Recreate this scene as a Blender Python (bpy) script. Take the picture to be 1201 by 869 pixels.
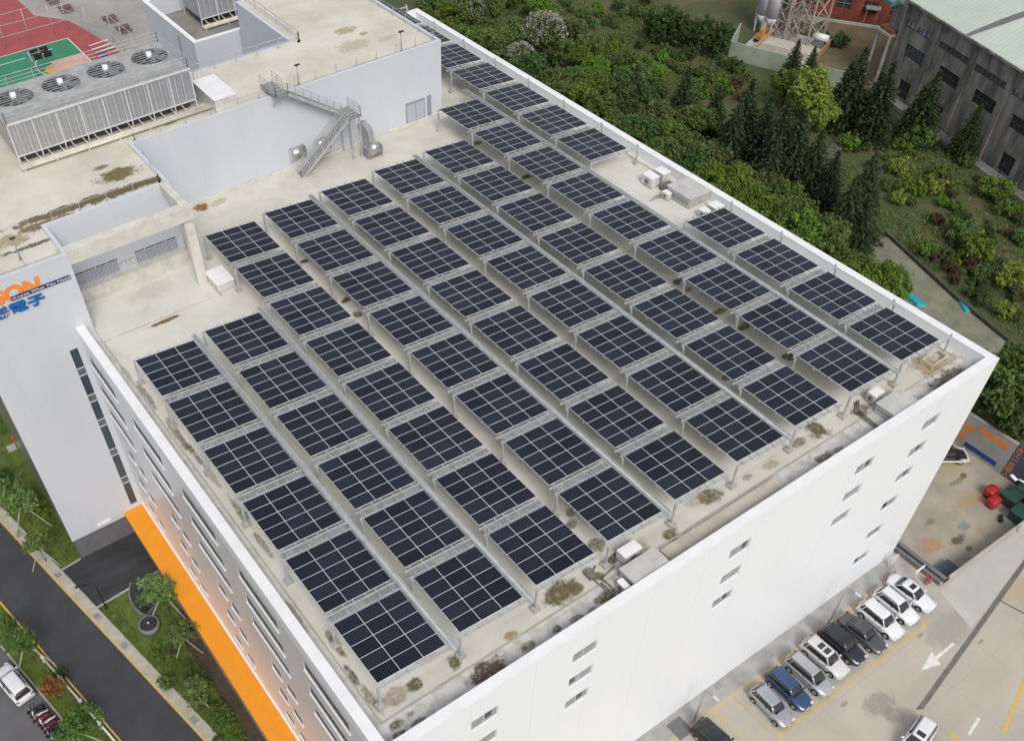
import bpy, bmesh, math, random
from mathutils import Vector, Matrix
R_ = math.radians
PI = math.pi
for o in list(bpy.data.objects):
    bpy.data.objects.remove(o)
SC = bpy.context.scene
COL = SC.collection

# ------------------------------------------------------------------ camera, sky, sun, exposure
F_PX, CX, CY, PW, PH = 1131.4166, 514.3108, 571.5951, 1201.0, 869.0
CAM_P = Vector((-12.97286551, -26.44332006, 78.30539683))
AX = Vector((0.81788014, -0.57509505, -0.01837805))      # image right
AY = Vector((-0.44314627, -0.60921147, -0.65763422))      # image down
AZ = Vector((0.36700607, 0.54601014, -0.75311319))      # viewing direction
cam = bpy.data.cameras.new("camera")
cam.sensor_fit = 'HORIZONTAL'; cam.sensor_width = 36.0
cam.lens = F_PX / PW * 36.0
cam.shift_x = (PW / 2 - CX) / PW
cam.shift_y = (CY - PH / 2) / PW
cam.clip_start = 0.5; cam.clip_end = 3000
cob = bpy.data.objects.new("camera", cam); COL.objects.link(cob)
m = Matrix.Identity(4)
for i in range(3):
    m[i][0] = AX[i]; m[i][1] = -AY[i]; m[i][2] = -AZ[i]; m[i][3] = CAM_P[i]
cob.matrix_world = m
SC.camera = cob

SUN_AZ, SUN_EL = R_(199.0), R_(46.0)      # azimuth clockwise from +Y, towards the front of the building
world = bpy.data.worlds.new("World"); SC.world = world
world.use_nodes = True
wn = world.node_tree.nodes; wl = world.node_tree.links
bg = wn['Background']
sky = wn.new('ShaderNodeTexSky'); sky.sky_type = 'NISHITA'; sky.sun_disc = False
sky.sun_elevation = SUN_EL; sky.sun_rotation = SUN_AZ
sky.air_density = 1.0; sky.dust_density = 4.0; sky.ozone_density = 1.0
cloud = wn.new('ShaderNodeMix'); cloud.data_type = 'RGBA'
cloud.inputs[0].default_value = 0.55
wl.new(sky.outputs[0], cloud.inputs[6]); cloud.inputs[7].default_value = (4.6, 4.6, 4.75, 1)   # overcast veil
wl.new(cloud.outputs[2], bg.inputs[0]); bg.inputs[1].default_value = 0.12
sun = bpy.data.lights.new("sun", 'SUN'); sun.energy = 1.5; sun.angle = R_(24); sun.color = (1.0, 0.985, 0.965)
sob = bpy.data.objects.new("sun", sun); COL.objects.link(sob)
sdir = Vector((math.sin(SUN_AZ) * math.cos(SUN_EL), math.cos(SUN_AZ) * math.cos(SUN_EL), math.sin(SUN_EL)))
sob.rotation_euler = sdir.to_track_quat('Z', 'Y').to_euler()
sob.location = sdir * 200
SC.view_settings.view_transform = 'Standard'; SC.view_settings.look = 'None'
SC.view_settings.gamma = 1.0; SC.view_settings.use_curve_mapping = False
SC.view_settings.exposure = 0.36
SC.render.engine = 'CYCLES'
SC.cycles.max_bounces = 6; SC.cycles.diffuse_bounces = 4; SC.cycles.glossy_bounces = 3
SC.cycles.use_denoising = True

def at(px, py, z):
    """the point at height z that the photograph shows at pixel (px, py)"""
    d = AX * ((px - CX) / F_PX) + AY * ((py - CY) / F_PX) + AZ
    s = (z - CAM_P.z) / d.z
    return CAM_P + d * s

# ------------------------------------------------------------------ materials
def lin(c):
    return tuple(c) + (1.0,) if len(c) == 3 else tuple(c)

def mat(name, c1, c2=None, scale=3.0, rough=0.6, metal=0.0, detail=6.0, bump=0.0, spread=(0.35, 0.65), coords='pos', spec=0.5, coat=0.0, stretch=None, rnd=0.0):
    """a surface whose colour wanders between c1 and c2 with a noise of its own"""
    mt = bpy.data.materials.new(name); mt.use_nodes = True
    n = mt.node_tree.nodes; l = mt.node_tree.links
    b = n['Principled BSDF']
    b.inputs['Roughness'].default_value = rough; b.inputs['Metallic'].default_value = metal
    b.inputs['Specular IOR Level'].default_value = spec
    if coat: b.inputs['Coat Weight'].default_value = coat; b.inputs['Coat Roughness'].default_value = 0.08
    if c2 is None:
        c2 = tuple(x * 0.86 for x in c1)
    if coords == 'pos':
        g = n.new('ShaderNodeNewGeometry'); src = g.outputs['Position']
    else:
        g = n.new('ShaderNodeTexCoord'); src = g.outputs['Object']
    if stretch:
        mp = n.new('ShaderNodeMapping'); mp.inputs['Scale'].default_value = stretch
        l.new(src, mp.inputs[0]); src = mp.outputs[0]
    nz = n.new('ShaderNodeTexNoise'); nz.inputs['Scale'].default_value = scale; nz.inputs['Detail'].default_value = detail
    nz.inputs['Roughness'].default_value = 0.62
    l.new(src, nz.inputs['Vector'])
    cr = n.new('ShaderNodeValToRGB')
    cr.color_ramp.elements[0].position = spread[0]; cr.color_ramp.elements[0].color = lin(c2)
    cr.color_ramp.elements[1].position = spread[1]; cr.color_ramp.elements[1].color = lin(c1)
    l.new(nz.outputs[0], cr.inputs[0])
    out = cr.outputs[0]
    if rnd:
        oi = n.new('ShaderNodeObjectInfo'); hs = n.new('ShaderNodeHueSaturation')
        mr = n.new('ShaderNodeMapRange'); mr.inputs[3].default_value = 1 - rnd; mr.inputs[4].default_value = 1 + rnd
        l.new(oi.outputs['Random'], mr.inputs[0]); l.new(mr.outputs[0], hs.inputs['Value']); l.new(out, hs.inputs['Color']); out = hs.outputs[0]
    l.new(out, b.inputs['Base Color'])
    if bump:
        bp = n.new('ShaderNodeBump'); bp.inputs['Strength'].default_value = bump; bp.inputs['Distance'].default_value = 0.05
        l.new(nz.outputs[0], bp.inputs['Height']); l.new(bp.outputs[0], b.inputs['Normal'])
    mt['out'] = 0
    return mt

def colour_socket(mt):
    """(nodes, links, principled, socket feeding the base colour)"""
    n = mt.node_tree.nodes; l = mt.node_tree.links; b = n['Principled BSDF']
    return n, l, b, b.inputs['Base Color'].links[0].from_socket

def mixin(n, l, fac, a, b_col, mode='MIX'):
    mx = n.new('ShaderNodeMix'); mx.data_type = 'RGBA'; mx.blend_type = mode
    if isinstance(fac, float): mx.inputs[0].default_value = fac
    else: l.new(fac, mx.inputs[0])
    l.new(a, mx.inputs[6])
    if isinstance(b_col, tuple): mx.inputs[7].default_value = lin(b_col)
    else: l.new(b_col, mx.inputs[7])
    return mx.outputs[2]

def math_node(n, l, op, a, b=None, clamp=False):
    md = n.new('ShaderNodeMath'); md.operation = op; md.use_clamp = clamp
    for i, v in enumerate((a, b)):
        if v is None: continue
        if isinstance(v, (int, float)): md.inputs[i].default_value = v
        else: l.new(v, md.inputs[i])
    return md.outputs[0]

def add_patches(mt, stains, wob=0.55):
    """patches of dirt, moss and darker tone, each with an edge of its own: (x, y, rx, ry, colour, strength)"""
    n, l, b, col = colour_socket(mt)
    g = n.new('ShaderNodeNewGeometry')
    nz = n.new('ShaderNodeTexNoise'); nz.inputs['Scale'].default_value = 1.1; nz.inputs['Detail'].default_value = 8; nz.inputs['Roughness'].default_value = 0.68
    l.new(g.outputs['Position'], nz.inputs['Vector'])
    w = math_node(n, l, 'MULTIPLY', math_node(n, l, 'SUBTRACT', nz.outputs[0], 0.5), wob * 4.2)
    n2 = n.new('ShaderNodeTexNoise'); n2.inputs['Scale'].default_value = 4.0; n2.inputs['Detail'].default_value = 6
    l.new(g.outputs['Position'], n2.inputs['Vector'])
    for (x, y, rx, ry, c, st) in stains:
        mp = n.new('ShaderNodeMapping'); mp.vector_type = 'POINT'
        mp.inputs['Location'].default_value = (-x / rx, -y / ry, 0); mp.inputs['Scale'].default_value = (1 / rx, 1 / ry, 0)
        l.new(g.outputs['Position'], mp.inputs[0])
        ln = n.new('ShaderNodeVectorMath'); ln.operation = 'LENGTH'; l.new(mp.outputs[0], ln.inputs[0])
        d = math_node(n, l, 'ADD', ln.outputs['Value'], w)
        mr = n.new('ShaderNodeMapRange'); mr.interpolation_type = 'SMOOTHSTEP'
        mr.inputs[1].default_value = 1.14; mr.inputs[2].default_value = 0.6; mr.inputs[3].default_value = 0.0; mr.inputs[4].default_value = st
        l.new(d, mr.inputs[0])
        k = math_node(n, l, 'MULTIPLY', mr.outputs[0], math_node(n, l, 'ADD', math_node(n, l, 'MULTIPLY', n2.outputs[0], 1.5), 0.08), True)
        col = mixin(n, l, k, col, c)
    l.new(col, b.inputs['Base Color'])

def add_lines(mt, period, width, c, axis=0, strength=0.5, offset=0.0, coords='pos'):
    """thin joints every `period` metres along one axis"""
    n, l, b, col = colour_socket(mt)
    if coords == 'pos': g = n.new('ShaderNodeNewGeometry'); s = g.outputs['Position']
    else: g = n.new('ShaderNodeTexCoord'); s = g.outputs['Object']
    sp = n.new('ShaderNodeSeparateXYZ'); l.new(s, sp.inputs[0])
    f = math_node(n, l, 'FRACT', math_node(n, l, 'DIVIDE', math_node(n, l, 'ADD', sp.outputs[axis], 1000 * period + offset), period))
    k = math_node(n, l, 'MULTIPLY', math_node(n, l, 'LESS_THAN', f, width / period), strength)
    l.new(mixin(n, l, k, col, c), b.inputs['Base Color'])

# ------------------------------------------------------------------ geometry helpers
class MB:
    """collects shapes in world coordinates and links them as ONE mesh object"""
    def __init__(s): s.v = []; s.f = []; s.mi = []; s.cur = 0; s.sm = []; s.smooth = False
    def slot(s, i): s.cur = i; return s
    def face(s, idx): s.f.append(tuple(idx)); s.mi.append(s.cur); s.sm.append(s.smooth)
    def verts(s, vs):
        b = len(s.v); s.v.extend([tuple(v) for v in vs]); return b
    def poly(s, pts):
        b = s.verts(pts); s.face(range(b, b + len(pts))); return s
    def box(s, x0, x1, y0, y1, z0, z1):
        b = s.verts([(x0,y0,z0),(x1,y0,z0),(x1,y1,z0),(x0,y1,z0),(x0,y0,z1),(x1,y0,z1),(x1,y1,z1),(x0,y1,z1)])
        for q in ((0,3,2,1),(4,5,6,7),(0,1,5,4),(1,2,6,5),(2,3,7,6),(3,0,4,7)): s.face([b + i for i in q])
        return s
    def obox(s, c, ex, ey, ez):
        """box with half-extent vectors ex, ey, ez about c"""
        c = Vector(c); ex = Vector(ex); ey = Vector(ey); ez = Vector(ez)
        b = s.verts([c-ex-ey-ez, c+ex-ey-ez, c+ex+ey-ez, c-ex+ey-ez, c-ex-ey+ez, c+ex-ey+ez, c+ex+ey+ez, c-ex+ey+ez])
        for q in ((0,3,2,1),(4,5,6,7),(0,1,5,4),(1,2,6,5),(2,3,7,6),(3,0,4,7)): s.face([b + i for i in q])
        return s
    def bar(s, p0, p1, w, h=None, up=(0, 0, 1)):
        h = h or w; p0 = Vector(p0); p1 = Vector(p1); d = p1 - p0
        up = Vector(up); side = d.cross(up)
        if side.length < 1e-5: side = d.cross(Vector((1, 0, 0)))
        side.normalize(); u2 = side.cross(d).normalized()
        return s.obox((p0 + p1) / 2, d / 2, side * w / 2, u2 * h / 2)
    def prism(s, pts, z0, z1):
        k = len(pts)
        a = sum(pts[i][0] * pts[(i+1) % k][1] - pts[(i+1) % k][0] * pts[i][1] for i in range(k))
        if a < 0: pts = list(reversed(pts))
        b = s.verts([(p[0], p[1], z0) for p in pts] + [(p[0], p[1], z1) for p in pts])
        s.face([b + i for i in reversed(range(k))]); s.face([b + k + i for i in range(k)])
        for i in range(k):
            j = (i + 1) % k; s.face([b + i, b + j, b + k + j, b + k + i])
        return s
    def cyl(s, p0, p1, r0, r1=None, n=12, caps=True):
        r1 = r0 if r1 is None else r1
        p0 = Vector(p0); p1 = Vector(p1); d = (p1 - p0).normalized()
        a = d.cross(Vector((0, 0, 1)))
        if a.length < 1e-4: a = Vector((1, 0, 0))
        a.normalize(); c = d.cross(a)
        ring = [(math.cos(2*PI*i/n), math.sin(2*PI*i/n)) for i in range(n)]
        b = s.verts([p0 + (a*x + c*y) * r0 for x, y in ring] + [p1 + (a*x + c*y) * r1 for x, y in ring])
        sm = s.smooth; s.smooth = True
        for i in range(n):
            j = (i + 1) % n; s.face([b + i, b + n + i, b + n + j, b + j][::-1])
        s.smooth = sm
        if caps: s.face([b + i for i in range(n)][::-1]); s.face([b + n + i for i in range(n)])
        return s
    def tube(s, pts, r, n=8):
        for a, b in zip(pts, pts[1:]): s.cyl(a, b, r, n=n)
        return s
    def loft(s, rings, cap=True):
        k = len(rings[0]); b = [s.verts(r) for r in rings]
        for a, c in zip(b, b[1:]):
            for i in range(k):
                j = (i + 1) % k; s.face([a + i, a + j, c + j, c + i])
        if cap: s.face([b[0] + i for i in reversed(range(k))]); s.face([b[-1] + i for i in range(k)])
        return s
    def mesh(s, name, mats, off=(0, 0, 0)):
        me = bpy.data.meshes.new(name)
        ox, oy, oz = off
        me.from_pydata([(x - ox, y - oy, z - oz) for x, y, z in s.v], [], s.f)
        for mm in (mats if isinstance(mats, (list, tuple)) else [mats]): me.materials.append(mm)
        for p, i, sm in zip(me.polygons, s.mi, s.sm): p.material_index = i; p.use_smooth = sm
        me.update(); return me
    def build(s, name, mats, parent=None, local=False):
        off = (0, 0, 0)
        if parent is not None and not local:
            q = parent
            off = Vector((0, 0, 0))
            while q is not None: off = off + q.location; q = q.parent
        ob = bpy.data.objects.new(name, s.mesh(name, mats, off)); COL.objects.link(ob)
        if parent is not None: ob.parent = parent
        return ob

def tag(o, label=None, cat=None, group=None, kind=None):
    if label: o['label'] = label
    if cat: o['category'] = cat
    if group: o['group'] = group
    if kind: o['kind'] = kind
    return o
def thing(name, label, cat, loc=(0, 0, 0), rz=0.0, group=None):
    o = bpy.data.objects.new(name, None); COL.objects.link(o)
    o.location = loc; o.rotation_euler = (0, 0, rz); o.empty_display_size = 0.3
    return tag(o, label, cat, group)
def link_mesh(name, me, parent=None, loc=(0, 0, 0), rot=(0, 0, 0), sc=(1, 1, 1)):
    o = bpy.data.objects.new(name, me); COL.objects.link(o); o.location = loc; o.rotation_euler = rot; o.scale = sc
    if parent is not None: o.parent = parent
    return o
def kids(o): return [c for c in bpy.data.objects if c.parent == o]
def copy_tree(src, loc, rz=0.0, label=None, group=None, sc=None, chl=None):
    """a copy of a thing with copies of its parts and sub-parts"""
    r = src.copy(); COL.objects.link(r); r.location = loc; r.rotation_euler = (0, 0, rz)
    if label: r['label'] = label
    if group: r['group'] = group
    if sc: r.scale = sc
    for ch in (chl if chl is not None else kids(src)):
        c = ch.copy(); COL.objects.link(c); c.parent = r
        for g in (kids(ch) if chl is None else []):
            d = g.copy(); COL.objects.link(d); d.parent = c
    return r
def recolour(o, mt, slot=0):
    o.material_slots[slot].link = 'OBJECT'; o.material_slots[slot].material = mt

def facade(mb, a0, a1, z0, z1, holes, to3d, depth):
    """a wall sheet with real openings: holes (a0, a1, z0, z1) with reveals of the given depth; to3d(a, z, d)"""
    xs = sorted(set([a0, a1] + [h[0] for h in holes] + [h[1] for h in holes]))
    zs = sorted(set([z0, z1] + [h[2] for h in holes] + [h[3] for h in holes]))
    for i in range(len(xs) - 1):
        for j in range(len(zs) - 1):
            cx = (xs[i] + xs[i+1]) / 2; cz = (zs[j] + zs[j+1]) / 2
            if any(h[0] < cx < h[1] and h[2] < cz < h[3] for h in holes): continue
            mb.poly([to3d(xs[i], zs[j], 0), to3d(xs[i+1], zs[j], 0), to3d(xs[i+1], zs[j+1], 0), to3d(xs[i], zs[j+1], 0)])
    for (h0, h1, k0, k1) in holes:
        mb.poly([to3d(h0,k0,0), to3d(h1,k0,0), to3d(h1,k0,depth), to3d(h0,k0,depth)])
        mb.poly([to3d(h0,k1,depth), to3d(h1,k1,depth), to3d(h1,k1,0), to3d(h0,k1,0)])
        mb.poly([to3d(h0,k0,depth), to3d(h0,k1,depth), to3d(h0,k1,0), to3d(h0,k0,0)])
        mb.poly([to3d(h1,k0,0), to3d(h1,k1,0), to3d(h1,k1,depth), to3d(h1,k0,depth)])
    return mb

# ------------------------------------------------------------------ the palette
WHITE = mat('white_cladding', (0.79, 0.82, 0.85), (0.775, 0.805, 0.833), scale=0.35, rough=0.42, stretch=(1, 1, 0.25))
add_lines(WHITE, 5.1, 0.035, (0.55, 0.56, 0.58), 0, 0.55, 0.9)
add_lines(WHITE, 5.1, 0.035, (0.55, 0.56, 0.58), 1, 0.3, 0.4)
CAPW = mat('white_coping', (0.82, 0.82, 0.81), (0.74, 0.74, 0.73), scale=0.8, rough=0.5)
add_lines(CAPW, 2.55, 0.03, (0.45, 0.45, 0.45), 1, 0.6)
LAV = mat('pale_grey_render', (0.57, 0.595, 0.635), (0.54, 0.565, 0.605), scale=0.4, rough=0.7, stretch=(1, 1, 0.3))
add_lines(LAV, 6.2, 0.04, (0.48, 0.49, 0.53), 0, 0.35, 2.0)
BEIGE = mat('weathered_white_paint', (0.66, 0.64, 0.58), (0.52, 0.50, 0.44), scale=0.9, rough=0.8, bump=0.1)
ORANGE = mat('orange_panel', (0.80, 0.295, 0.010), (0.74, 0.265, 0.012), scale=0.9, rough=0.45, detail=9)
add_lines(ORANGE, 2.4, 0.03, (0.45, 0.16, 0.01), 1, 0.45)
PLINTH = mat('grey_brown_stone', (0.24, 0.215, 0.20), (0.17, 0.15, 0.14), scale=1.5, rough=0.7)
DKGREY = mat('dark_grey_cladding', (0.16, 0.16, 0.17), (0.13, 0.13, 0.14), scale=1, rough=0.5)
GALV = mat('galvanised_steel', (0.56, 0.58, 0.58), (0.42, 0.44, 0.44), scale=2.2, rough=0.45, metal=0.35)
STEEL = mat('grey_steel', (0.36, 0.37, 0.37), (0.26, 0.27, 0.27), scale=3, rough=0.5, metal=0.4)
SHINY = mat('bare_duct_metal', (0.62, 0.61, 0.59), (0.5, 0.49, 0.47), scale=2, rough=0.28, metal=0.85)
ALU = mat('aluminium', (0.68, 0.69, 0.70), (0.58, 0.59, 0.60), scale=5, rough=0.35, metal=0.3)
BLACKM = mat('black_metal', (0.02, 0.02, 0.022), (0.012, 0.012, 0.013), rough=0.45)
RUBBER = mat('black_rubber', (0.018, 0.018, 0.018), (0.012, 0.012, 0.012), rough=0.85)
PIPEW = mat('cream_pipe', (0.66, 0.62, 0.52), (0.50, 0.46, 0.38), scale=1.5, rough=0.6)
ACW = mat('aged_white_enamel', (0.66, 0.65, 0.61), (0.48, 0.47, 0.43), scale=1.8, rough=0.5)
ACG = mat('grey_cement_board', (0.46, 0.45, 0.42), (0.36, 0.35, 0.32), scale=1.6, rough=0.85, bump=0.15)
DARKIN = mat('dark_interior', (0.03, 0.03, 0.032), (0.02, 0.02, 0.022), rough=0.8)
CONC = mat('pale_concrete', (0.47, 0.45, 0.40), (0.34, 0.325, 0.285), scale=0.5, rough=0.85, bump=0.15, detail=9)
CONCD = mat('stained_concrete', (0.27, 0.26, 0.235), (0.17, 0.165, 0.15), scale=0.35, rough=0.9, bump=0.2, detail=9)
WINGREY = mat('matt_window_glass', (0.30, 0.32, 0.33), (0.24, 0.26, 0.27), scale=0.8, rough=0.18, spec=0.8)
WINDARK = mat('dark_window_glass', (0.035, 0.042, 0.048), (0.025, 0.03, 0.036), scale=0.8, rough=0.08, spec=0.9)
TEALGLASS = mat('blue_curtain_glass', (0.03, 0.06, 0.085), (0.02, 0.04, 0.06), scale=0.25, rough=0.12, spec=0.9)
SPANDREL = mat('spandrel_panel', (0.13, 0.15, 0.17), (0.10, 0.12, 0.13), scale=1, rough=0.3)
FRAMEW = mat('white_window_frame', (0.66, 0.67, 0.68), (0.56, 0.57, 0.58), rough=0.5)

SIDEW = mat('pale_grey_cladding', (0.78, 0.795, 0.81), (0.76, 0.775, 0.79), scale=0.35, metal=0.12, rough=0.27, stretch=(1, 1, 0.25))
add_lines(SIDEW, 5.1, 0.035, (0.45, 0.46, 0.47), 1, 0.3, 0.4)
SIDEG = mat('deep_window_glass', (0.075, 0.08, 0.088), (0.05, 0.054, 0.06), scale=.7, rough=0.4, spec=0.12)
REVEAL = mat('grey_reveal', (0.20, 0.21, 0.22), (0.16, 0.17, 0.18), rough=0.6)
# ------------------------------------------------------------------ roof surfaces with their stains
MOSS = (0.085, 0.07, 0.028); DARKM = (0.055, 0.042, 0.028); OCHRE = (0.26, 0.17, 0.06); GREY = (0.20, 0.19, 0.165); OLIVE = (0.13, 0.11, 0.05); RUST = (0.22, 0.10, 0.04)
RZ = 24.9
def st(px, py, rx, ry, c, k, z=RZ):
    p = at(px, py, z); return (round(p.x, 2), round(p.y, 2), rx, ry, c, k)
ROOF = mat('roof_screed', (0.605, 0.59, 0.52), (0.47, 0.455, 0.39), scale=0.28, rough=0.88, detail=10, bump=0.12, spread=(0.3, 0.62))
n_, l_, b_, c_ = colour_socket(ROOF)
# between the kerb line and the parapet lies a greyer coating, streaked with dirt
g_ = n_.new('ShaderNodeNewGeometry'); sp_ = n_.new('ShaderNodeSeparateXYZ'); l_.new(g_.outputs['Position'], sp_.inputs[0])
edge_ = math_node(n_, l_, 'MAXIMUM', math_node(n_, l_, 'LESS_THAN', sp_.outputs[1], -1.25), math_node(n_, l_, 'LESS_THAN', sp_.outputs[0], -0.66))
nz_ = n_.new('ShaderNodeTexNoise'); nz_.inputs['Scale'].default_value = 1.4; nz_.inputs['Detail'].default_value = 9; l_.new(g_.outputs['Position'], nz_.inputs['Vector'])
rp_ = n_.new('ShaderNodeValToRGB'); rp_.color_ramp.elements[0].position = 0.36; rp_.color_ramp.elements[0].color = (0.40, 0.385, 0.345, 1)
rp_.color_ramp.elements[1].position = 0.56; rp_.color_ramp.elements[1].color = (0.58, 0.57, 0.545, 1); l_.new(nz_.outputs[0], rp_.inputs[0])
c_ = mixin(n_, l_, math_node(n_, l_, 'MULTIPLY', edge_, 0.85), c_, rp_.outputs[0])
# across the array field the screed is painted paler to offset the shade
inx_ = math_node(n_, l_, 'MULTIPLY', math_node(n_, l_, 'GREATER_THAN', sp_.outputs[1], 0.2), math_node(n_, l_, 'LESS_THAN', math_node(n_, l_, 'SUBTRACT', sp_.outputs[1], math_node(n_, l_, 'MULTIPLY', sp_.outputs[0], 0.0)), 48.5))
nz3_ = n_.new('ShaderNodeTexNoise'); nz3_.inputs['Scale'].default_value = 0.5; nz3_.inputs['Detail'].default_value = 8; l_.new(g_.outputs['Position'], nz3_.inputs['Vector'])
c_ = mixin(n_, l_, math_node(n_, l_, 'MULTIPLY', inx_, math_node(n_, l_, 'MULTIPLY', nz3_.outputs[0], 0.9), True), c_, (0.66, 0.65, 0.59))
l_.new(c_, b_.inputs['Base Color'])
add_patches(ROOF, [
    st(572, 786, 1.35, 0.95, (0.095, 0.07, 0.05), 1.2), st(657, 693, 1.5, 0.95, OLIVE, 1.2), st(676, 690, 0.7, 0.5, OLIVE, 1.0), st(534, 776, 0.5, 0.6, OLIVE, 1.1),
    st(487, 803, 0.6, 0.45, OLIVE, 1.2), st(462, 816, 0.9, 0.7, (0.30, 0.24, 0.17), 0.9), st(600, 744, 0.6, 0.35, OCHRE, 0.9), st(620, 757, 0.6, 0.4, OLIVE, 1.0),
    st(653, 737, 0.35, 0.3, DARKM, 1.0), st(676, 725, 0.6, 0.35, GREY, 1.0), st(695, 716, 0.5, 0.3, GREY, 0.9), st(711, 699, 0.9, 0.4, OLIVE, 1.2), st(702, 675, 0.45, 0.35, OLIVE, 1.1),
    st(787, 626, 0.7, 0.55, OLIVE, 1.1), st(833, 582, 1.0, 0.9, OLIVE, 1.0), st(815, 588, 0.8, 0.5, OCHRE, 0.5), st(958, 504, 0.9, 0.9, OLIVE, 1.2), st(936, 519, 0.7, 0.4, OLIVE, 0.9),
    st(966, 536, 0.9, 0.4, OLIVE, 1.1), st(985, 527, 0.45, 0.3, GREY, 1.0), st(1088, 428, 1.7, 1.2, OCHRE, 0.8), st(1110, 445, 2.4, 0.7, (0.10, 0.085, 0.055), 1.0), st(1105, 425, 2.2, 0.6, (0.3, 0.21, 0.1), 0.6),
    st(463, 850, 0.6, 0.35, OLIVE, 1.1), st(468, 862, 0.5, 0.3, DARKM, 1.0), st(493, 846, 0.6, 0.3, DARKM, 0.9), st(482, 836, 0.3, 0.25, GREY, 0.9),
    st(195, 376, 1.5, 0.28, (0.17, 0.115, 0.05), 1.5), st(237, 243, 0.9, 0.7, RUST, 1.2), st(255, 238, 1.2, 0.5, (0.36, 0.22, 0.09), 0.6),
    st(357, 307, 0.5, 0.35, MOSS, 1.2), st(406, 352, 0.6, 0.4, MOSS, 1.2), st(420, 369, 0.45, 0.4, MOSS, 1.0), st(617, 208, 0.9, 0.4, MOSS, 1.1), st(560, 168, 0.7, 0.4, MOSS, 0.9),
    st(795, 330, 0.6, 0.4, MOSS, 1.1), st(845, 365, 0.9, 0.4, OLIVE, 1.0), st(873, 383, 0.8, 0.4, MOSS, 1.0), st(925, 418, 0.7, 0.5, MOSS, 1.0), st(808, 340, 0.45, 0.35, RUST, 0.8),
    st(851, 443, 0.5, 0.4, DARKM, 1.0), st(668, 616, 0.7, 0.4, OLIVE, 0.9), st(670, 600, 0.5, 0.4, MOSS, 0.8), st(700, 640, 1.0, 0.6, MOSS, 0.9), st(720, 655, 1.0, 0.5, DARKM, 1.1),
    st(1010, 480, 1.0, 0.5, OLIVE, 0.9), st(770, 232, 1.2, 0.3, OLIVE, 0.7), st(490, 645, 0.9, 0.35, MOSS, 1.1), st(540, 180, 1.4, 0.5, OLIVE, 0.6),
    st(207, 508, 0.3, 2.2, OLIVE, 0.9), st(228, 532, 0.22, 1.6, DARKM, 0.8), st(282, 600, 0.3, 2.0, OLIVE, 0.8), st(310, 640, 0.25, 1.6, DARKM, 0.7), st(395, 757, 0.3, 1.4, OLIVE, 0.9), st(412, 790, 0.25, 1.0, DARKM, 0.9), st(170, 462, 0.25, 2.4, GREY, 0.9), st(500, 770, 0.9, 0.5, (0.42, 0.33, 0.2), 0.6), st(560, 720, 0.8, 0.5, (0.45, 0.36, 0.22), 0.5), st(745, 640, 1.0, 0.5, OCHRE, 0.5), st(905, 545, 0.8, 0.4, OCHRE, 0.6), st(875, 560, 0.5, 0.3, GREY, 0.8), st(330, 190, 2.5, 0.5, (0.5, 0.45, 0.33), 0.5), st(475, 150, 2.0, 0.5, (0.5, 0.45, 0.3), 0.6), st(180, 340, 2.5, 1.2, (0.47, 0.45, 0.38), 0.6), st(125, 415, 1.0, 2.0, (0.45, 0.43, 0.37), 0.5),
    st(436, 820, 0.3, 1.2, OLIVE, 0.8), st(250, 560, 0.25, 2.0, OLIVE, 0.6), st(345, 720, 0.25, 1.6, OLIVE, 0.7), st(150, 440, 0.25, 2.0, OLIVE, 0.5)])
UROOF = mat('upper_roof_screed', (0.63, 0.60, 0.51), (0.49, 0.465, 0.38), scale=0.22, rough=0.88, detail=10, bump=0.1, spread=(0.3, 0.62))
UZ = 32.7
add_patches(UROOF, [
    st(405, 36, 1.3, 0.9, (0.28, 0.20, 0.07), 0.8, UZ), st(426, 40, 0.5, 0.4, OCHRE, 0.9, UZ), st(415, 54, 2.2, 1.2, (0.36, 0.29, 0.18), 0.6, UZ), st(455, 45, 1.2, 0.8, (0.4, 0.36, 0.22), 0.6, UZ),
    st(138, 205, 2.0, 1.1, (0.155, 0.12, 0.05), 1.3, UZ), st(118, 197, 0.9, 0.4, OLIVE, 1.0, UZ), st(85, 243, 6.0, 0.6, (0.15, 0.12, 0.06), 1.6, UZ), st(150, 222, 5.0, 0.6, (0.13, 0.105, 0.055), 1.7, UZ),
    st(55, 262, 3.0, 0.7, (0.17, 0.135, 0.07), 1.2, UZ), st(10, 283, 2.0, 1.1, OCHRE, 0.8, UZ), st(40, 287, 3.0, 0.3, DARKM, 1.0, UZ), st(200, 145, 0.7, 0.3, OLIVE, 0.8, UZ), st(240, 115, 1.5, 1.0, GREY, 1.0, UZ)], wob=0.6)

# ------------------------------------------------------------------ the factory
UL, UR, VF, VB = -2.1, 56.9, -3.75, 79.3       # outer wall lines
PZ = 25.95                                     # top of the parapet
BLD = thing('factory_building', 'big white factory with an orange canopy and a grey storey on its flat roof', 'factory', (27, 38, 0))
front_holes, side_holes = [], []
FROWS = [(22.15, 23.45), (18.97, 20.27), (15.85, 17.15)]
FLOW = [(12.05, 13.4), (8.0, 9.35), (4.1, 5.4)]
for u0 in (4.25, 12.55, 27.12, 40.75, 48.85):
    for r in FROWS: front_holes.append((u0, u0 + 2.1, r[0], r[1]))
for r in FLOW: front_holes.append((48.85, 50.95, r[0], r[1]))
for k in range(5):
    v1 = 43.4 - 9.3 * k; v0 = v1 - 5.75
    for r in ((22.45, 23.75), (19.3, 20.55), (16.4, 17.5)): side_holes.append((v0, v1, r[0], r[1]))
    for r in ((12.55, 13.75), (8.75, 9.95), (5.0, 6.0)):
        for a in (v1 - 2.65, v1 - 5.0):
            side_holes.append((a - 0.75, a + 0.75, r[0], r[1]))
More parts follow.
